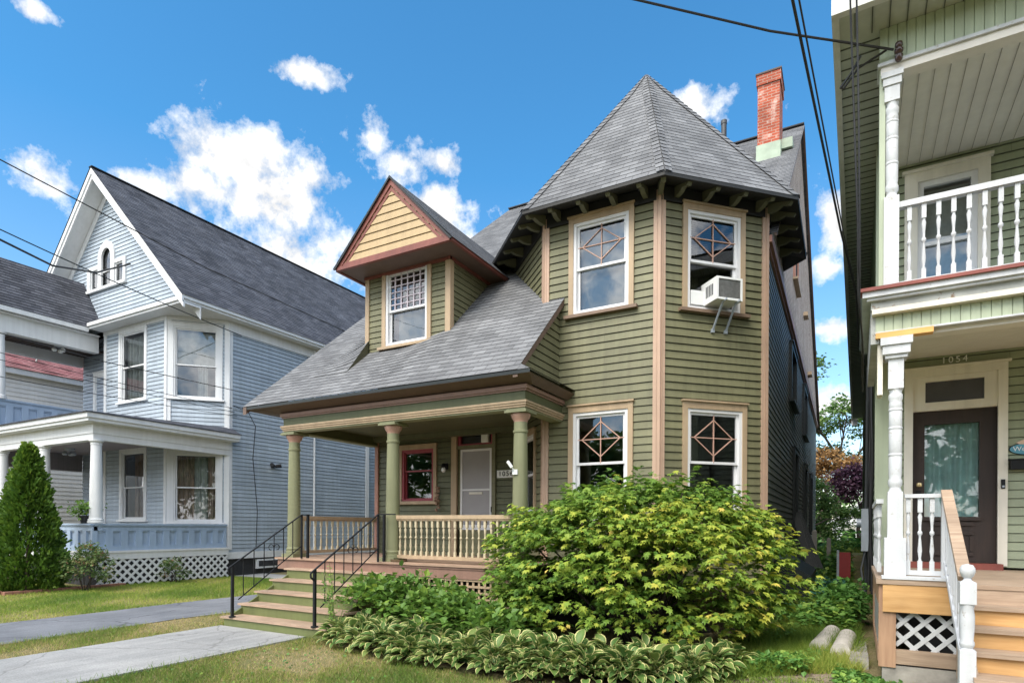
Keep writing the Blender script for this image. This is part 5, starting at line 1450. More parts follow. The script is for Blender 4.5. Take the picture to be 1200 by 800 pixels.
stems('stem', (bx + .1, by + .05, GZ - .05), tips, .028, BARK_D, BU)

def shrub(name, c, rad, n, tmpl, size, mat, label, cat, group=None, stem=True, **kw):
    base = (c[0], c[1], float(gz(c[0], c[1])))
    r = empty(name, base, label, cat, group)
    o = place_mesh('foliage', shrub_leaves(c, rad, n, tmpl, size, mat, **kw), base, r); o.location = -V3(base)
    if stem:
        tp = [(c[0] + rad[0] * .7 * math.cos(a), c[1] + rad[1] * .7 * math.sin(a), c[2] + random.uniform(-.2, .6) * rad[2]) for a in [k * .9 + random.random() for k in range(8)]]
        stems('stem', (base[0], base[1], base[2] - .03), tp, .012, BARK_D, r)
    return r
hydl = ['broad-leaved hydrangea nearest the stair rail', 'broad-leaved hydrangea second from the stair rail, below the lattice', 'bushy hydrangea in the middle of the bed below the porch skirt', 'low hydrangea with dark leaves beside the big maple-leaved bush', 'pale-leaved hydrangea tucked under the left side of the big bush']
for k, (x, y, rx, h, ry) in enumerate([(-6.85, 7.62, .50, .86, .42), (-6.2, 7.72, .46, .92, .40), (-5.55, 7.62, .50, .80, .42), (-4.95, 7.45, .45, .74, .40), (-4.35, 7.25, .42, .58, .36)]):
    shrub('hydrangea', (x, y, GZ + h * .52), (rx, ry, h * .52), 900, T_LEAF, .10, HYDLEAF, hydl[k], 'hydrangea', 'hydrangeas along the porch skirt', shell=.6, droop=.15, flat=.8)
# weeds standing tall before the steps
for k, (x, y, lab) in enumerate([(-7.05, 6.95, 'thin seeding weed stalks beside the right stair newel'), (-5.9, 7.95, 'thin seeding weed stalks in front of the porch skirt')]):
    m = MB(); tops = []
    r = empty('weed', (x, y, GZ), lab, 'weed')
    for q in range(9):
        a = random.uniform(0, 6.28); t = V3((x + .28 * math.cos(a), y + .12 * math.sin(a), GZ + random.uniform(.75, 1.25)))
        m.tube([(x, y, GZ), V3((x, y, GZ)).lerp(t, .6) + V3((0, 0, .08)), t], .005, 4); tops.append(t)
    part('stem', m, simple('weed_stem_%d' % k, (.16, .17, .06)), r)
    n = 260; tt = np.array([tops[i % 9] for i in range(n)]); b0 = np.array([x, y, GZ]); f = RNG.uniform(.35, 1, (n, 1))
    o = place_mesh('foliage', leaf_mesh('foliage', T_LEAF, b0 + (tt - b0) * f + RNG.normal(0, .03, (n, 3)), RNG.normal(0, 1, (n, 3)) + [0, 0, .2], unit(n), .045 * RNG.uniform(.5, 1.3, n), RNG.uniform(.4, 1, n), WEEDLEAF, .6), (x, y, GZ), r); o.location = -V3((x, y, GZ))

# hosta clumps: four leaf meshes shared by the row
def hosta_mesh(seed, n=96, rad=.31):
    g = np.random.default_rng(seed)
    a = g.uniform(0, 2 * math.pi, n); t = np.sqrt(g.uniform(0.02, 1, n))
    el = 1.15 - 1.15 * t + g.normal(0, .12, n)              # inner leaves stand up, outer ones lie out
    d = np.stack([np.cos(a) * np.cos(el), np.sin(a) * np.cos(el), np.sin(el) - .12], 1)
    p = np.stack([np.cos(a) * t * rad * .8, np.sin(a) * t * rad * .8, .30 - .20 * t ** 1.6 + g.normal(0, .02, n)], 1)
    ups = np.tile([0, 0, 1.], (n, 1)) + g.normal(0, .25, (n, 3)) - .3 * d
    me = leaf_mesh('hosta', T_HOSTA, p, d, ups, .155 * g.uniform(.5, 1.25, n), g.uniform(0, 1, n), HOSTALEAF, .66)
    return me
HM = [hosta_mesh(20 + k) for k in range(6)]
front = [(-6.98, 6.98), (-6.6, 6.72), (-6.2, 6.62), (-5.8, 6.56), (-5.4, 6.50), (-5.0, 6.46), (-4.6, 6.42), (-4.2, 6.40), (-3.8, 6.38), (-3.4, 6.42), (-3.0, 6.46), (-2.6, 6.56), (-2.25, 6.72), (-1.9, 6.88), (-1.55, 7.08), (-1.3, 7.36)]
spots = [(x, y, 1.0) for x, y in front] + [(x + .14, y + .36, 1.08) for x, y in front] + [(x + .05, y + .70, 1.02) for x, y in front[6:15]]
for k, (x, y, s) in enumerate(spots):
    o = bpy.data.objects.new('hosta', HM[k % 6]); COL.objects.link(o)
    x += random.uniform(-.06, .06); y += random.uniform(-.06, .06)
    place(o, (x, y, float(gz(x, y)) - .01), None); o.rotation_euler = (0, 0, random.uniform(0, 6.28)); sc = s * random.uniform(.9, 1.12); o.scale = (sc, sc, sc * random.uniform(.9, 1.15))
    tag(o, 'cream-edged variegated hosta in the row at the lawn edge of the bed', 'hosta', 'hostas edging the flower bed')

# arborvitae and the roses by the blue house
AC_ = (-19.3, 7.8)
r = empty('arborvitae', (*AC_, GZ), 'dense cone-shaped evergreen in front of the blue house porch', 'evergreen')
n = 15000
h = RNG.uniform(0, 1, n) ** 1.25; a = RNG.uniform(0, 2 * math.pi, n)
prof = .88 * (1 - h) ** .72 * (1 + .10 * np.sin(a * 5 + h * 9) + .09 * np.sin(a * 9 - h * 23) + .07 * np.sin(h * 55 + a * 2)) * np.clip(.72 + h * 3, 0, 1)
rr = prof * RNG.uniform(.70, 1.04, n) + np.abs(RNG.normal(0, .045, n))
p = np.stack([AC_[0] + np.cos(a) * rr, AC_[1] + np.sin(a) * rr, GZ + .05 + h * 3.85 + RNG.normal(0, .04, n)], 1)
d = np.stack([np.cos(a) * .6, np.sin(a) * .6, np.full(n, .9)], 1) + RNG.normal(0, .35, (n, 3))
cl = np.sin(a * 6 + h * 21) * np.sin(h * 40 + a * 3)
ups = np.stack([np.cos(a + 1.57), np.sin(a + 1.57), np.zeros(n)], 1) + RNG.normal(0, .5, (n, 3))
o = place_mesh('foliage', leaf_mesh('foliage', T_CARD, p, d, ups, .11 * RNG.uniform(.6, 1.3, n), .42 + .2 * cl + RNG.normal(0, .16, n) + .25 * (rr / prof - .9), ARBLEAF, .55), (*AC_, GZ), r); o.location = -V3((*AC_, GZ))
part('trunk', MB().tube([(*AC_, GZ - .1), (*AC_, GZ + 3.2)], .07, 8, .02), BARK, r)
rosef = lambda p, h, c, m: .45 + .16 * c + RNG.normal(0, .18, m)
shrub('rose_bush', (-18.05, 8.65, GZ + .62), (.72, .5, .62), 2300, T_LEAF, .06, ROSELEAF, 'straggling rose bush with reddish tips at the blue porch corner', 'rose bush', shell=.35, rndf=rosef, droop=.0)
shrub('rose_bush', (-18.25, 11.2, GZ + .40), (.45, .42, .42), 900, T_LEAF, .05, ROSELEAF, 'small rose bush before the white lattice of the blue porch', 'rose bush', shell=.35, rndf=rosef, droop=.0)
m = MB()
for k in range(15):
    t = k / 14; a = 2.75 + t * 1.9
    x, y = -19.3 + 1.35 * math.cos(a + .35) * 1.2, 8.05 + 1.15 * math.sin(a + .35)
    fr = Frame((x, y, GZ), (-math.sin(a + .35), math.cos(a + .35), 0)); m.fbox(fr, -.10, .10, -.03, .085 + .01 * (k % 3), -.05, .05)
for k in range(14): m.box(-18.75 + k * .0 + .02 * (k % 2), -18.55, 7.0 + k * .21, 7.19 + k * .21, GZ - .03, GZ + .085)
thing('brick_edging', m, simple('edging_brick', (.30, .14, .095), .9, 0, .3, 6), 'row of red bricks edging the bed round the cone evergreen', 'edging')

# alley: ground cover, then single weeds
cover('ground_cover', [(-1.15, 10.6), (.15, 9.9), (.18, 18), (-1.1, 18)], 8500, .085, WEEDLEAF, .55)
cover('ground_cover', [(-1.05, 12.5), (-.1, 12.3), (.1, 16), (-.9, 16)], 5200, .08, BLUEWEED, .75)
cover('ground_cover', [(-1.15, 18), (.2, 18), (.2, 34), (-1.15, 34)], 7000, .13, WEEDLEAF, .75)
cover('ground_cover', [(-1.6, 9.3), (-.75, 9.0), (-.5, 10.6), (-1.3, 11.0)], 2000, .06, WEEDLEAF, .25)
cover('ground_cover', [(-1.0, 7.45), (-.35, 7.4), (-.2, 8.4), (-.9, 8.6)], 1300, .055, WEEDLEAF, .2)
cover('ground_cover', [(-.1, 6.8), (.62, 6.5), (.6, 7.35), (-.05, 7.9)], 1300, .05, WEEDLEAF, .16)
cover('garden_cover', [(-6, 35), (6, 35), (7, 52), (-7, 52)], 9000, .28, WEEDLEAF, 1.1)
shrub('shrub', (.0, 11.4, GZ + .55), (.30, .8, .36), 1100, T_LEAF, .085, WEEDLEAF, 'dark leafy shrub against the sage house flank', 'shrub', shell=.4)
shrub('ornamental_grass', (-1.55, 9.75, GZ + .38), (.38, .30, .34), 1400, (np.array([[-.07, 0, 0], [.07, 0, 0], [0, 2.6, -.2]]), [(0, 1, 2)]), .12, foliage('dry_grass_blade', [(0, (.22, .15, .10)), (1, (.42, .31, .22))], .2), 'tuft of dry brownish grass at the right foot of the big bush', 'grass tuft', stem=False, shell=.2, droop=-.8)

tag(place_mesh('far_hedge', shrub_leaves((0, 62, -.2), (14, 2.5, 3.4), 9000, T_LEAF, .3, TREEG, shell=.3), (0, 0, 0)), kind='stuff')
# trees ---------------------------------------------------------------------
def tree(base, h, crowns, mat, nleaf, size, label, trunk_r=.25, group=None, shell=.5, bare=0, rndf=None, lobes=8):
    base = V3(base); r = empty('tree', base, label, 'tree', group)
    m = MB(); top = base + V3((0, 0, h * .62))
    m.tube([base - V3((0, 0, .3)), base.lerp(top, .5) + V3((random.uniform(-.2, .2), 0, 0)), top], trunk_r, 8, trunk_r * .5)
    for (cx, cy, cz, rx, ry, rz) in crowns:
        c = V3((cx, cy, cz))
        s = base.lerp(top, random.uniform(.5, .95))
        mid = s.lerp(c, .5) + V3((random.uniform(-.3, .3), random.uniform(-.3, .3), .3))
        m.tube([s, mid, c], trunk_r * .42, 6, trunk_r * .12)
        for q in range(5 + bare):
            a = random.uniform(0, 6.28); t = c + V3((rx * math.cos(a), ry * math.sin(a), rz * random.uniform(-.2, .95))) * .9
            m.tube([mid.lerp(c, random.random()), c.lerp(t, .5) + V3((0, 0, .2)), t], trunk_r * .13, 4, trunk_r * .03)
    part('trunk', m, BARK, r)
    tot = sum(c[3] * c[4] + c[5] * c[3] for c in crowns)
    Vs = []
    for k, c in enumerate(crowns):
        n = int(nleaf * (c[3] * c[4] + c[5] * c[3]) / tot)
        me = shrub_leaves(c[:3], c[3:], n, T_LEAF, size, mat, shell=shell, name='crown', lobes=lobes, rndf=rndf)
        o = place_mesh('crown', me, base, r); o.location = -base
    return r
tree((-.3, 50, GZ + .3), 12, [(-2.0, 50, 7.6, 1.6, 1.8, 1.0), (.2, 49, 8.0, 1.8, 1.8, 1.2), (2.0, 50, 7.2, 1.6, 2, 1.2), (-.8, 51, 5.6, 1.1, 1.2, .7), (1.4, 51, 5.0, 1.2, 1.2, .6), (3.0, 50, 5.0, 1.4, 1.4, 1.2), (-2.8, 50, 5.8, 1.1, 1.2, 1)], TREEG, 6500, .19, 'tall thin-crowned green tree standing highest at the end of the alley', .30, shell=.35, bare=5)
tree((-1.2, 44, GZ + .3), 6, [(-1.9, 44, 3.0, 1.5, 1.5, 1.5), (.2, 44, 3.4, 1.6, 1.4, 1.2), (-1.2, 43.5, 4.4, 1.1, 1.1, .8), (2.2, 44, 3.2, 1.3, 1.3, 1.2)], TREEB, 5200, .17, 'russet brown leaved tree in the middle of the alley background', .2, shell=.4, bare=2)
tree((.9, 38, GZ + .4), 4.5, [(.5, 38, 2.5, 1.1, 1.1, 1.0), (1.3, 38, 1.8, 1.1, 1.1, 1.2), (-.2, 37.8, 1.9, .8, .8, .8)], TREEP, 5200, .14, 'dark purple leaved tree right of the russet one', .14, shell=.5)
tree((-1.4, 33.5, GZ + .4), 3.6, [(-1.35, 35.2, 1.2, .85, .8, 1.3), (-.6, 35.6, .6, .7, .8, 1.0), (.25, 36, .3, .6, .7, .8), (-.9, 35, -.4, .8, .6, .8)], TREEG, 5200, .12, 'bushy green sapling at the rear corner of the olive house', .1, shell=.5)
tree((-3.4, 42, GZ + .3), 12.5, [(-2.35, 42, 10.0, 1.15, 1.2, 1.2), (-4.0, 42, 10.6, 2.0, 2, 1.6), (-3.2, 42, 8.6, 1.6, 1.6, 1.2)], TREEG, 3200, .2, 'green tree whose crown peeks past the far gable corner of the olive house', .28, shell=.45)

cc = [(-46 + 7 * k, -30 + 3 * math.sin(k * 2.1), 4.5 + 1.2 * math.sin(k * 1.3), 4.6, 3, 5.2 + .9 * math.sin(k * 2.7)) for k in range(13)]
mm = [shrub_leaves(c[:3], c[3:], 2600, T_LEAF, .55, TREEG, shell=.4) for c in cc]
bm_v = []
for k, me_ in enumerate(mm): tag(place_mesh('treeline', me_, (0, 0, 0)), kind='stuff')

# =================================================================== SMALL THINGS
def text_mb(s, size, fr, u, v, n, depth=.006, space=1.0):
    cu = bpy.data.curves.new('letters', 'FONT'); cu.body = s; cu.size = size; cu.extrude = depth / 2; cu.space_character = space; cu.align_x = 'CENTER'; cu.align_y = 'CENTER'
    o = bpy.data.objects.new('letters', cu); COL.objects.link(o)
    dg = bpy.context.evaluated_depsgraph_get(); me = bpy.data.meshes.new_from_object(o.evaluated_get(dg))
    mb = MB(); mb.v = [tuple(fr.p(u + p.co.x, v + p.co.y, n + p.co.z)) for p in me.vertices]; mb.f = [tuple(p.vertices) for p in me.polygons]; mb.uv = [None] * len(mb.f)
    bpy.data.objects.remove(o); bpy.data.curves.remove(cu); bpy.data.meshes.remove(me)
    return mb

# window air conditioner
a = empty('air_conditioner', FR.p(1.13, 3.80, .1), 'white window air conditioner on two metal arms in the upper turret window', 'air conditioner')
u0, u1, z0, z1, n1 = .86, 1.36, 3.81, 4.19, .36
m = MB(); t = .035
m.fbox(FR, u0, u1, z1 - .012, z1, -.1, n1); m.fbox(FR, u0, u1, z0, z0 + .012, -.1, n1)
m.fbox(FR, u0, u0 + .012, z0 + .012, z1 - .012, -.1, n1); m.fbox(FR, u1 - .012, u1, z0 + .012, z1 - .012, -.1, n1)
for (a0, a1, b0, b1) in ((u0, u0 + t, z0, z1), (u1 - t, u1, z0, z1), (u0 + t, u1 - t, z0, z0 + t), (u0 + t, u1 - t, z1 - t, z1)): m.fbox(FR, a0, a1, b0, b1, n1, n1 + .012)
part('casing', m, PLASTIC, a)
m = MB(); m.fbox(FR, u0 + t, u1 - t, z0 + t, z1 - t, n1 - .03, n1 - .015)
for k in range(22): m.fbox(FR, u0 + t, u1 - t, z0 + t + .013 * k + .004, z0 + t + .013 * k + .008, n1 - .015, n1 - .005)
part('grille', m, GRILLE, a)
m = MB()
for k in range(5): m.fbox(FR, u0 - .004, u0 + .001, z0 + .10, z1 - .09, .06 + k * .045, .085 + k * .045)
part('side_vent', m, CABLE_G, a)
m = MB(); m.fbox(FR, .60, .86, 3.82, 4.06, -.03, .01); part('side_panel', m, PLASTIC, a)
for u in (1.02, 1.28):
    m = MB(); m.beam(FR.p(u, 3.40, .03), FR.p(u, 3.79, .30), .03, .025, FR.u); m.beam(FR.p(u, 3.79, .28), FR.p(u, 3.81, .42), .03, .02, FR.u); m.fbox(FR, u - .03, u + .03, 3.36, 3.42, .0, .045)
    part('support_arm', m, GREYBOX, a)

# house number 1056
FP = Frame((0, 11.2, 0), (1, 0, 0))
a = empty('number_plaque', FP.p(-6.34, 1.04, .02), 'white house number plaque reading 1056 right of the front door', 'number plaque')
part('plate', MB().fbox(FP, -6.57, -6.13, 1.04, 1.20, .018, .035), PLASTIC, a)
part('numerals', text_mb('1056', .15, FP, -6.35, 1.12, .04, .006, 1.25), IRON, a)
# porch lamp
a = empty('wall_lamp', FP.p(-7.93, 1.25, .02), 'black porch lamp with a small white globe left of the front door', 'wall lamp')
part('bracket', MB().fbox(FP, -7.97, -7.87, 1.28, 1.42, .015, .04).fbox(FP, -7.94, -7.90, 1.36, 1.40, .04, .14).lathe(-7.92, 11.2 - .13, [(.02, 1.31), (.055, 1.33), (.05, 1.37), (.02, 1.41)], 12), IRON, a, 40)
part('globe', MB().lathe(-7.92, 11.2 - .13, [(.0, 1.20), (.035, 1.215), (.05, 1.25), (.045, 1.29), (.03, 1.315)], 14), PLASTIC, a, 60)
thing('sensor_box', MB().fbox(FP, -6.97, -6.79, 1.83, 2.01, -.005, .05).fbox(FP, -6.95, -6.81, 1.85, 1.99, .05, .058), PLASTIC, 'square white box fixed over the corner of the door transom', 'box')
a = empty('security_camera', (-4.75, 8.58, .86), 'white security camera on an arm fixed to the right porch column', 'camera')
part('mount', MB().box(-4.73, -4.64, 8.53, 8.57, .84, .92).beam((-4.70, 8.54, .91), (-4.74, 8.49, .97), .02, .02), PLASTIC, a)
part('camera_body', MB().tube([(-4.71, 8.48, .95), (-4.78, 8.46, 1.05)], .027, 12), PLASTIC, a, 40)
m = MB(); r = empty('hanging_ornament', (-8.12, 11.1, .3), 'dried brown hanging ornament beside the porch window', 'ornament')
m.tube([(-8.12, 11.1, .95), (-8.12, 11.1, .3)], .006, 5)
for k in range(26):
    z = .32 + .56 * random.random(); x = -8.12 + random.uniform(-.06, .06); m.box(x - .022, x + .022, 11.06 + random.uniform(0, .06), 11.12, z, z + .04)
part('stalk', m, simple('dried_flower', (.24, .15, .10), .9, 0, .4, 12), r)
thing('doormat_tray', MB().lathe(-7.16, 8.62, [(.10, DZ + .0), (.15, DZ + .012), (.16, DZ + .05), (.15, DZ + .05), (.12, DZ + .02)], 14), simple('brown_clay', (.13, .09, .05), .8), 'small brown clay dish on the porch floor edge by the middle column', 'dish', smooth=40)

# left house: lamps, flood light, plant pot
for (x, y, z, lab) in ((-25.2, 11.1, 6.54, 'glass ceiling lamp under the dark upper porch ceiling of the blue house'), (-24.4, 11.1, 2.70, 'metal ceiling lamp under the lower porch ceiling of the blue house')):
    a = empty('ceiling_lamp', (x, y, z), lab, 'ceiling lamp')
    part('canopy', MB().lathe(x, y, [(.05, z - .10), (.16, z - .05), (.17, z - .001)], 14), GREYBOX, a, 40)
    for k in range(3):
        q = 2.1 * k + .4; cx, cy = x + .15 * math.cos(q), y + .15 * math.sin(q)
        part('lamp_shade', MB().lathe(cx, cy, [(.05, z - .26), (.09, z - .22), (.06, z - .14), (.03, z - .11)], 12), PLASTIC if z > 5 else GREYBOX, a, 40)
a = empty('flood_light', (-18.9, 15.4, 2.15), 'small dark flood light on the flank of the blue house', 'flood light')
part('mount', MB().fbox(LS, 15.33, 15.47, 2.14, 2.28, .02, .06), IRON, a)
for dy in (-.12, .12): part('lamp_head', MB().tube([(-18.86, 15.4 + dy * .5, 2.2), (-18.70, 15.4 + dy * 1.8, 2.24)], .055, 10, .075), IRON, a, 40)
a = empty('potted_plant', (-19.42, 9.45, -.01), 'dark leafy plant in a small pot on the blue porch rail behind the corner post', 'potted plant')
part('pot', MB().lathe(-19.42, 9.22, [(.09, .0), (.13, .2), (.14, .2), (.14, .23), (.10, .23)], 14), simple('dark_pot', (.03, .03, .035), .6), a, 40)
o = place_mesh('foliage', shrub_leaves((-19.42, 9.22, .40), (.24, .22, .2), 260, T_LEAF, .09, HYDLEAF, shell=.3), (-19.42, 9.45, -.01), a); o.location = -V3((-19.42, 9.45, -.01))

# right house fittings
a = empty('insulator', (.40, 7.52, 5.02), 'brown porcelain insulator on top of the upper porch post', 'insulator', rot=RR)
part('porcelain', MB().lathe(.36, 7.54, [(.02, 4.96), (.034, 4.98), (.038, 5.02), (.022, 5.035), (.042, 5.06), (.042, 5.085), (.022, 5.10), (.038, 5.125), (.034, 5.155), (.012, 5.17)], 14), simple('brown_porcelain', (.05, .025, .02), .15), a, 40)
a = empty('house_numerals', SW.p(1.12, 2.21, .0), 'small pale metal numerals 1054 over the door of the sage house', 'house number', rot=RR)
part('numerals', text_mb('1054', .115, SW, 1.12, 2.26, .02, .012, 1.35), simple('pale_metal', (.78, .78, .74), .5, .0), a)
a = empty('plaque', SW.p(1.90, .98, .0), 'blue oval plaque with lettering and a pale bird above it, beside the dark front door', 'plaque', rot=RR)
m = MB(); pts = [SW.p(1.90 + .20 * math.cos(t), 1.025 + .072 * math.sin(t), .02) for t in [k * 2 * math.pi / 32 for k in range(32)]]; m.prism(pts, SW.n * .015); part('oval_board', m, simple('blue_plaque_paint', (.10, .32, .44), .5), a)
m = MB(); pts = [SW.p(1.90 + .21 * math.cos(t), 1.025 + .082 * math.sin(t), .014) for t in [k * 2 * math.pi / 32 for k in range(32)]]; m.prism(pts, SW.n * .012); part('oval_rim', m, IRON, a)
bird = [(1.76, 1.105), (1.80, 1.085), (1.90, 1.08), (2.0, 1.09), (2.04, 1.12), (2.0, 1.15), (1.95, 1.14), (1.93, 1.19), (1.90, 1.235), (1.86, 1.235), (1.845, 1.21), (1.87, 1.20), (1.87, 1.15), (1.82, 1.135)]
part('bird', MB().prism([SW.p(x, z, .02) for x, z in bird], SW.n * .02), simple('pale_pink_paint', (.70, .50, .38), .5), a)
part('letters', text_mb('Welcome', .085, SW, 1.90, 1.025, .037, .004), PLASTIC, a)
a = empty('mailbox', SW.p(1.88, .76, .0), 'black metal letter box on the wall below the blue oval plaque', 'letter box', rot=RR)
part('box', MB().fbox(SW, 1.70, 2.10, .76, .88, .015, .13), IRON, a); part('lid', MB().prism([SW.p(1.69, .88, .015), SW.p(1.69, .88, .145), SW.p(1.69, .905, .015)], SW.u * .42), IRON, a)
a = empty('doorbell', SW.p(1.63, .52, .05), 'slim black doorbell camera on the white door casing', 'doorbell', rot=RR)
part('body', MB().fbox(SW, 1.612, 1.652, .52, .64, .05, .072), IRON, a); part('button', MB().fbox(SW, 1.620, 1.644, .535, .56, .072, .078), GREYBOX, a)
FL_ = Frame((.235, 0, 0), (0, -1, 0))
a = empty('electric_meter', FL_.p(-13.6, -.35, .05), 'grey electric meter box on the alley flank of the sage house', 'meter box', rot=RR)
part('box', MB().fbox(FL_, -14.0, -13.6, -.45, .38, .0, .16), GREYBOX, a)
part('meter_dial', MB().tube([FL_.p(-13.8, .1, .16), FL_.p(-13.8, .1, .24)], .09, 14), GLASS if 0 else GREYBOX, a, 40)
part('conduit', MB().tube([FL_.p(-13.8, .38, .08), FL_.p(-13.8, 3.2, .06)], .03, 8).tube([FL_.p(-13.8, -.45, .08), FL_.p(-13.8, -1.4, .08)], .03, 8).tube([FL_.p(-13.65, -.45, .09), FL_.p(-13.6, -.8, .16), FL_.p(-13.3, -1.3, .1)], .02, 6), CABLE_G, a, 40)
def wire(name, pts, rad, label, sag=0., n=18, mat=CABLE, rot=0.):
    P = [V3(p) for p in pts]
    if len(P) == 2:
        P = [P[0].lerp(P[1], k / n) - UP * sag * 4 * (k / n) * (1 - k / n) for k in range(n + 1)]
    return thing(name, MB().tube(P, rad, 6), mat, label, 'cable', None, 60, rot)
def ext(a, b, f):
    a, b = V3(a), V3(b); return a + (a - b) * f
A_ = (.44, 7.50, 5.08)
wire('service_wire', [ext((-1.89, 6.04, 5.52), A_, 6), ext((-1.89, 6.04, 5.50), A_, 1.2), (-1.89, 6.04, 5.46), (-.7, 6.8, 5.22), A_], .012, 'single black service wire reaching the insulator on the upper porch post', .05)
wire('wire_splice', [(.14, 7.55, 5.16), (.06, 7.56, 5.02), (-.05, 7.53, 4.86), (-.02, 7.52, 4.84), (.12, 7.53, 5.02), (.38, 7.5, 5.10)], .012, 'bundled splice of taped wires hanging near the insulator')
wire('service_cable', [(-3.6, -20, 8.6), (-.9, .6, 4.75), (-.4, 5.5, 4.45), (-.05, 9.12, 3.98), (.16, 10.6, 3.6), (.22, 11.94, 3.15)], .013, 'thick black cable slanting across the sky to the alley wall of the sage house')
wire('service_cable', [(-3.5, -20, 8.6), (-.85, .6, 4.78), (-.35, 5.52, 4.44), (-.02, 9.12, 3.96), (.17, 10.6, 3.58), (.225, 11.94, 3.12)], .008, 'thinner black cable running close beside the thick slanting one')
wire('drop_cable', [(-3.0, -20, 9.5), (-.06, 6.1, 6.4), (.035, 6.88, 5.3), (.075, 6.96, 4.2), (.115, 7.12, 3.2), (.125, 7.25, 2.45), (.17, 7.45, 2.05), (.2, 8.8, 1.9)], .009, 'black cable hanging straight down before the porch corner, left strand')
wire('drop_cable', [(-2.8, -20, 9.5), (.0, 6.1, 6.4), (.09, 6.84, 5.25), (.115, 6.93, 4.2), (.135, 7.10, 3.0), (.14, 7.3, 2.40), (.18, 7.5, 1.9), (.21, 8.9, 1.75)], .009, 'black cable hanging straight down before the porch corner, right strand')
for k, (y, lab) in enumerate([(10.4, 'black cable clipped down the alley wall of the sage house, nearest the corner'), (10.9, 'black cable clipped down the alley wall of the sage house, second from the corner'), (11.5, 'black cable clipped down the alley wall of the sage house, third from the corner'), (12.2, 'black cable clipped down the alley wall of the sage house, farthest from the corner')]):
    pts = [(.19 + .012 * math.sin(q * 1.3 + k), y + .05 * math.sin(q * .9 + k * 2), 3.2 - q * .38) for q in range(12)]
    wire('wall_cable', pts, .018 + .004 * (k % 2), lab, rot=RR)
wire('overhead_wire', [ext((-16.09, 5.94, 7.9), (-14.99, 9.98, 6.9), .5), (-10.04, 12.1, 4.6)], .014, 'long black wire crossing before the dark roof of the blue house', .05) if 0 else wire('overhead_wire', [(-22, -20, 12.5), (-16.7, 3.8, 8.4), (-16.09, 5.94, 7.9), (-15.0, 9.98, 6.88), (-13.0, 13.4, 5.75), (-10.6, 16.9, 4.8), (-10.04, 17.6, 4.6)], .014, 'long black wire crossing before the dark roof of the blue house')
wire('overhead_wire', [ext((-17.32, 6.41, 6.97), (-18.9, 14.01, 6.76), .4), (-18.9, 14.01, 6.76)], .014, 'black wire ending at the frieze of the blue house beside the canted corner', .12)
wire('overhead_wire', [(-14, -20, 9.5), (-18.9, 5.5, 7.75), (-19.79, 7.32, 7.58), (-20.87, 9.01, 7.75), (-21.7, 10.6, 8.3), (-22.5, 12.12, 9.34)], .03, 'thick dark cable sagging up to the attic gable of the blue house')
wire('overhead_wire', [ext((-18.54, 6.87, 4.85), (-16.47, 13.74, 4.18), .35), (-18.4, 9.25, 4.60), (-16.47, 13.74, 4.14), (-13.5, 16.6, 3.75), (-10.04, 19.0, 3.5)], .012, 'thin black wire crossing before the upper windows of the blue house')
for k, (z0, yb, zb, lab) in enumerate([(4.34, 13.65, 4.1, 'thin drooping wire over the blue porch roof, upper of three'), (4.2, 13.75, 3.98, 'thin drooping wire over the blue porch roof, middle of three'), (3.8, 13.85, 3.86, 'thin drooping wire over the blue porch roof, lowest of three')]):
    wire('overhead_wire', [ext((-18.5 - .15 * k, 6.87, z0), (-18.9, yb, zb), .35), (-18.9, yb, zb)], .009, lab, .10)
wire('wall_cable', [(-18.88, 13.7, 4.2), (-18.88, 14.3, 4.05), (-18.88, 14.6, 3.6), (-18.88, 14.5, 2.4), (-18.88, 14.7, .5), (-18.88, 14.65, -.9)], .012, 'thin dark cable running down the flank of the blue house')

# things lying in the alley
for k, (a, b, lab) in enumerate([((-.27, 8.75, 0), (-.13, 9.85, 0), 'left one of two pale concrete cylinders lying in the grass'), ((-.02, 8.45, 0), (.06, 9.5, 0), 'right one of two pale concrete cylinders lying in the grass, nearer the porch')]):
    za = float(gz(a[0], a[1])) + .08; zb = float(gz(b[0], b[1])) + .10
    d = (V3((b[0], b[1], zb)) - V3((a[0], a[1], za))); P0 = V3((a[0], a[1], za))
    m = MB(); m.tube([P0, P0 + d * .02, P0 + d * .5, P0 + d * .98, P0 + d], .115, 20); thing('concrete_cylinder', m, CONC, lab, 'concrete cylinder', 'concrete cylinders on the grass', 40)
for k, (x, y, w, l, lab) in enumerate([(.22, 9.3, .11, .45, 'grey stone slab beside the porch skirt, farthest of three'), (.21, 8.8, .12, .45, 'grey stone slab beside the porch skirt, middle of three'), (.20, 8.25, .13, .5, 'grey stone slab beside the porch skirt, nearest of three')]):
    z = float(gz(x, y)); P = [(x - w, y - l * .5), (x + w * .5, y - l * .55), (x + w * .55, y + l * .4), (x - w * .8, y + l * .5)]
    thing('stone_slab', MB().prism([(p[0], p[1], z - .03) for p in P], (0, 0, .09 + .02 * k)), STONE, lab, 'stone slab', 'stone slabs beside the porch')
for k, (xb, yb, lab) in enumerate([(-.62, 17.6, 'dark board leaning on the olive house flank, leftmost of three'), (-.50, 17.9, 'dark board leaning on the olive house flank, middle of three'), (-.38, 18.2, 'dark board leaning on the olive house flank, rightmost of three')]):
    zb = float(gz(xb, yb)); thing('leaning_board', MB().beam((xb, yb, zb), (-1.12, yb + .6, .25 + .1 * k), .16, .03, (0, 1, 0)), BLACKTRIM, lab, 'board', 'boards leaning in the alley')
z = float(gz(.05, 16.3)); a = empty('board_panel', (.0, 16.4, z), 'red painted panel held by a grey post in the alley', 'panel')
part('panel', MB().box(-.08, .16, 16.38, 16.42, z + .35, z + .95), simple('red_panel_paint', (.26, .03, .03), .5), a); part('post', MB().box(-.13, -.08, 16.37, 16.43, z - .1, z + 1.0), GREYBOX, a)
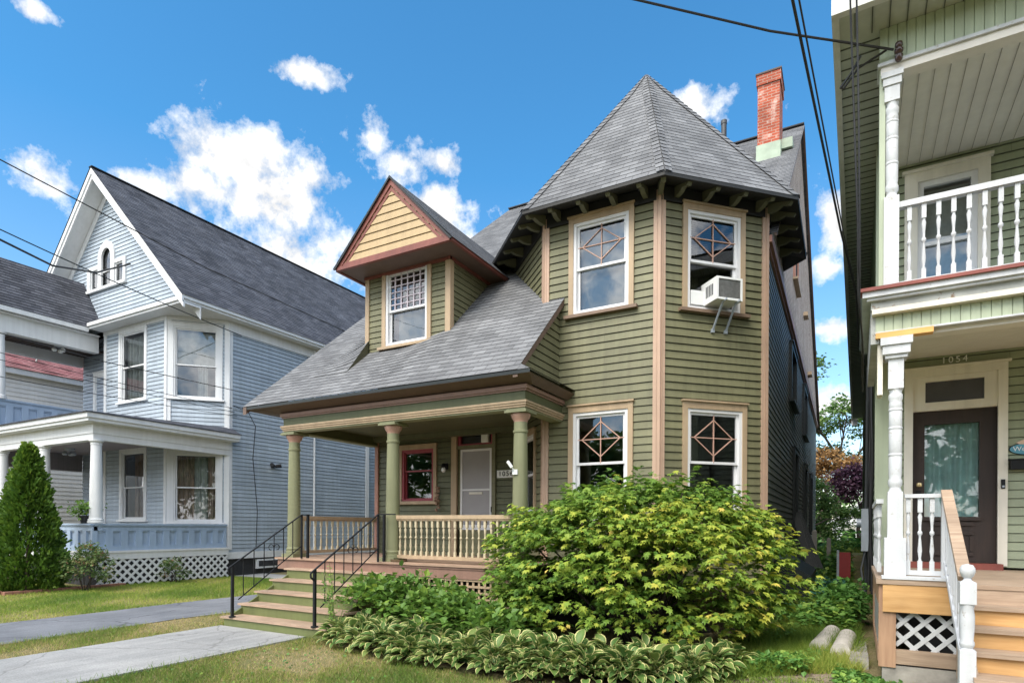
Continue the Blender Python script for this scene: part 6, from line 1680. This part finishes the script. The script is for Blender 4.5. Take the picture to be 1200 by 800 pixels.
for x, y, h, lab in ((-.80, 21.5, 1.5, 'weathered grey wooden post behind the leaning boards'), (-.45, 24.5, 1.1, 'short grey garden post in the middle of the alley')):
    z = float(gz(x, y)); thing('post', MB().box(x - .07, x + .07, y - .07, y + .07, z - .1, z + h).lathe(x, y, [(.07, z + h), (.0, z + h + .06)], 4), simple('grey_post_wood', (.25, .24, .22), .9), lab, 'post')
a = empty('house', (1.2, 46, GZ + .5), 'small white house with a pale gable far down the alley', 'house')
FF = Frame((0, 44, 0), (1, 0, 0))
m = MB(); m.lap(FF, [[(-.6, -1.2), (3.5, -1.2), (3.5, .45), (1.45, 1.9), (-.6, .45)], rect(.0, .7, -.6, .2)], .2, .02); part('wall', m, LWHITE, a)
m = MB(); m.quad([(-.9, 43.7, .25), (1.45, 43.7, 2.05), (1.45, 49, 2.05), (-.9, 49, .25)]); m.quad([(3.8, 43.7, .25), (3.8, 49, .25), (1.45, 49, 2.05), (1.45, 43.7, 2.05)]); part('roof', m, ROOF, a)
m = MB(); m.beam((-.9, 43.72, .2), (1.45, 43.72, 2.0), .06, .16); m.beam((3.8, 43.72, .2), (1.45, 43.72, 2.0), .06, .16); part('rake_board', m, LWHITE, a)
wn = part('window', MB().fbox(FF, -.06, 0, -.66, .26, 0, .05).fbox(FF, .7, .76, -.66, .26, 0, .05).fbox(FF, -.001, .701, .2, .26, 0, .049).fbox(FF, -.001, .701, -.66, -.6, 0, .049), LWHITE, a)
part('pane', MB().quad([FF.p(0, -.6, -.03), FF.p(.7, -.6, -.03), FF.p(.7, .2, -.03), FF.p(0, .2, -.03)]), GLASS_S, wn)

# =================================================================== SKY, SUN, CAMERA
SUN_EL, SUN_AZ = R(50), math.atan2(-.12, -.99)
w = bpy.data.worlds.new('World'); SC.world = w; w.use_nodes = True
nt = w.node_tree; bg = nt.nodes['Background']
sky = nt.nodes.new('ShaderNodeTexSky'); sky.sky_type = 'NISHITA'; sky.sun_disc = False
sky.sun_elevation = SUN_EL; sky.sun_rotation = SUN_AZ; sky.air_density = 1.0; sky.dust_density = .4; sky.ozone_density = 2.2
dirv = nt.nodes.new('ShaderNodeTexCoord').outputs['Generated']
sx = nt.nodes.new('ShaderNodeSeparateXYZ'); lk(nt, dirv, sx.inputs[0])
def math_(op, a, b=None):
    n = nt.nodes.new('ShaderNodeMath'); n.operation = op
    for i, v in enumerate((a, b)):
        if v is None: continue
        if hasattr(v, 'links'): lk(nt, v, n.inputs[i])
        else: n.inputs[i].default_value = v
    return n.outputs[0]
az = math_('ARCTAN2', sx.outputs[0], sx.outputs[1]); el = math_('ARCSINE', sx.outputs[2])
cb = nt.nodes.new('ShaderNodeCombineXYZ'); lk(nt, az, cb.inputs[0]); lk(nt, el, cb.inputs[1])
nz = nt.nodes.new('ShaderNodeTexNoise'); nz.inputs['Scale'].default_value = 9; nz.inputs['Detail'].default_value = 10; nz.inputs['Roughness'].default_value = .66; lk(nt, dirv, nz.inputs['Vector'])
nz2 = nt.nodes.new('ShaderNodeTexNoise'); nz2.inputs['Scale'].default_value = 22; nz2.inputs['Detail'].default_value = 6; nz2.inputs['Roughness'].default_value = .6; lk(nt, dirv, nz2.inputs['Vector'])
CLOUDS = [(-0.938, 0.503, 0.092, 0.033), (-0.877, 0.468, 0.123, 0.052), (-0.989, 0.462, 0.076, 0.03), (-1.065, 0.45, 0.053, 0.023), (-0.787, 0.425, 0.101, 0.058), (-1.1, 0.394, 0.035, 0.014), (-0.735, 0.556, 0.044, 0.028), (-0.704, 0.537, 0.044, 0.03), (-0.621, 0.543, 0.031, 0.014), (-1.164, 0.425, 0.041, 0.022), (-0.843, 0.619, 0.043, 0.012), (-0.208, 0.592, 0.044, 0.028), (-1.184, 0.588, 0.027, 0.01), (-0.006, 0.417, 0.03, 0.045), (-0.016, 0.286, 0.028, 0.016), (-0.015, 0.179, 0.064, 0.022), (-0.022, 0.366, 0.024, 0.022), (-0.63, 0.478, 0.085, 0.031), (-0.552, 0.429, 0.071, 0.039), (-1.128, 0.343, 0.033, 0.012), (-0.692, 0.417, 0.084, 0.046), (-0.858, 0.399, 0.091, 0.045)]
mx = None
for (a_, e_, ra, re) in CLOUDS:
    s = nt.nodes.new('ShaderNodeVectorMath'); s.operation = 'SUBTRACT'; lk(nt, cb.outputs[0], s.inputs[0]); s.inputs[1].default_value = (a_, e_, 0)
    q = nt.nodes.new('ShaderNodeVectorMath'); q.operation = 'MULTIPLY'; lk(nt, s.outputs[0], q.inputs[0]); q.inputs[1].default_value = (1 / ra, 1 / re, 0)
    l = nt.nodes.new('ShaderNodeVectorMath'); l.operation = 'LENGTH'; lk(nt, q.outputs[0], l.inputs[0])
    v = math_('MULTIPLY', math_('SUBTRACT', 1.2, l.outputs['Value']), .85)
    mx = v if mx is None else math_('MAXIMUM', mx, v)
# scattered small clouds elsewhere in the sky
# a broad bank of unseen cloud, added behind camera and overhead to light facades
fill_bank = math_('ADD', maprange(nt, sx.outputs[1], .25, -.25, -1.2, .62), maprange(nt, sx.outputs[2], .75, .95, 0, .5))
dens = math_('ADD', math_('MAXIMUM', math_('MAXIMUM', mx, fill_bank), -.75), math_('ADD', math_('MULTIPLY', math_('SUBTRACT', nz.outputs['Fac'], .5), 4.4), math_('MULTIPLY', math_('SUBTRACT', nz2.outputs['Fac'], .5), 2.4)))
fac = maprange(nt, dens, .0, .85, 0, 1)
upv = nt.nodes.new('ShaderNodeVectorMath'); upv.operation = 'ADD'; lk(nt, dirv, upv.inputs[0]); upv.inputs[1].default_value = (0, 0, .035)
nzu = nt.nodes.new('ShaderNodeTexNoise'); nzu.inputs['Scale'].default_value = 9; nzu.inputs['Detail'].default_value = 6; nzu.inputs['Roughness'].default_value = .6; lk(nt, upv.outputs[0], nzu.inputs['Vector'])
under = maprange(nt, math_('SUBTRACT', nzu.outputs['Fac'], nz.outputs['Fac']), -.02, .16, 1.0, .72)     # cloud above shades the underside
sep = maprange(nt, nz2.outputs['Fac'], .35, .65, .80, 1.06)
thick = maprange(nt, dens, .3, 1.6, 1.0, .86)
ccol = mixc(nt, 1.0, (1.0, 1.0, 1.0), gray(nt, math_('MULTIPLY', math_('MULTIPLY', sep, thick), under)), 'MULTIPLY')
skyt = mixc(nt, maprange(nt, sx.outputs[2], .03, .5, 0, 1), (1.0, .95, .91), (.34, .82, .98))
skyc = mixc(nt, 1.0, sky.outputs[0], skyt, 'MULTIPLY')
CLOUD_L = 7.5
cs = nt.nodes.new('ShaderNodeVectorMath'); cs.operation = 'SCALE'; lk(nt, maprange(nt, sx.outputs[1], .1, -.3, 5.0, 13.0), cs.inputs['Scale']); lk(nt, ccol, cs.inputs[0])  # cloud behind the camera made brighter still, as added fill light
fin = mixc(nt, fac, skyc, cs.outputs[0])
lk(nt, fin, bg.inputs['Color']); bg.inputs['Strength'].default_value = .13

sl = bpy.data.lights.new('sun', 'SUN'); sl.energy = 2.0; sl.angle = R(34); sl.color = (1.0, .93, .82)
so = bpy.data.objects.new('sun', sl); COL.objects.link(so)
dv = V3((math.sin(SUN_AZ) * math.cos(SUN_EL), math.cos(SUN_AZ) * math.cos(SUN_EL), math.sin(SUN_EL)))
so.rotation_euler = dv.to_track_quat('Z', 'Y').to_euler(); so.location = (-30, 0, 40)

cam = bpy.data.cameras.new('camera'); co = bpy.data.objects.new('camera', cam); COL.objects.link(co)
cam.sensor_width = 36; cam.lens = 700 / 1200 * 36; cam.shift_y = (616 - 400) / 1200; cam.clip_end = 2000; cam.clip_start = .05
co.matrix_world = Matrix.Rotation(R(29), 4, 'Z') @ Matrix.Rotation(R(90), 4, 'X') @ Matrix.Rotation(.006, 4, 'Z')
SC.camera = co
SC.view_settings.view_transform = 'Standard'; SC.view_settings.look = 'None'; SC.view_settings.gamma = 1; SC.view_settings.exposure = 1.05
SC.cycles.max_bounces = 8; SC.cycles.transparent_max_bounces = 12; SC.cycles.use_denoising = True
SC.cycles.caustics_reflective = False; SC.cycles.caustics_refractive = False
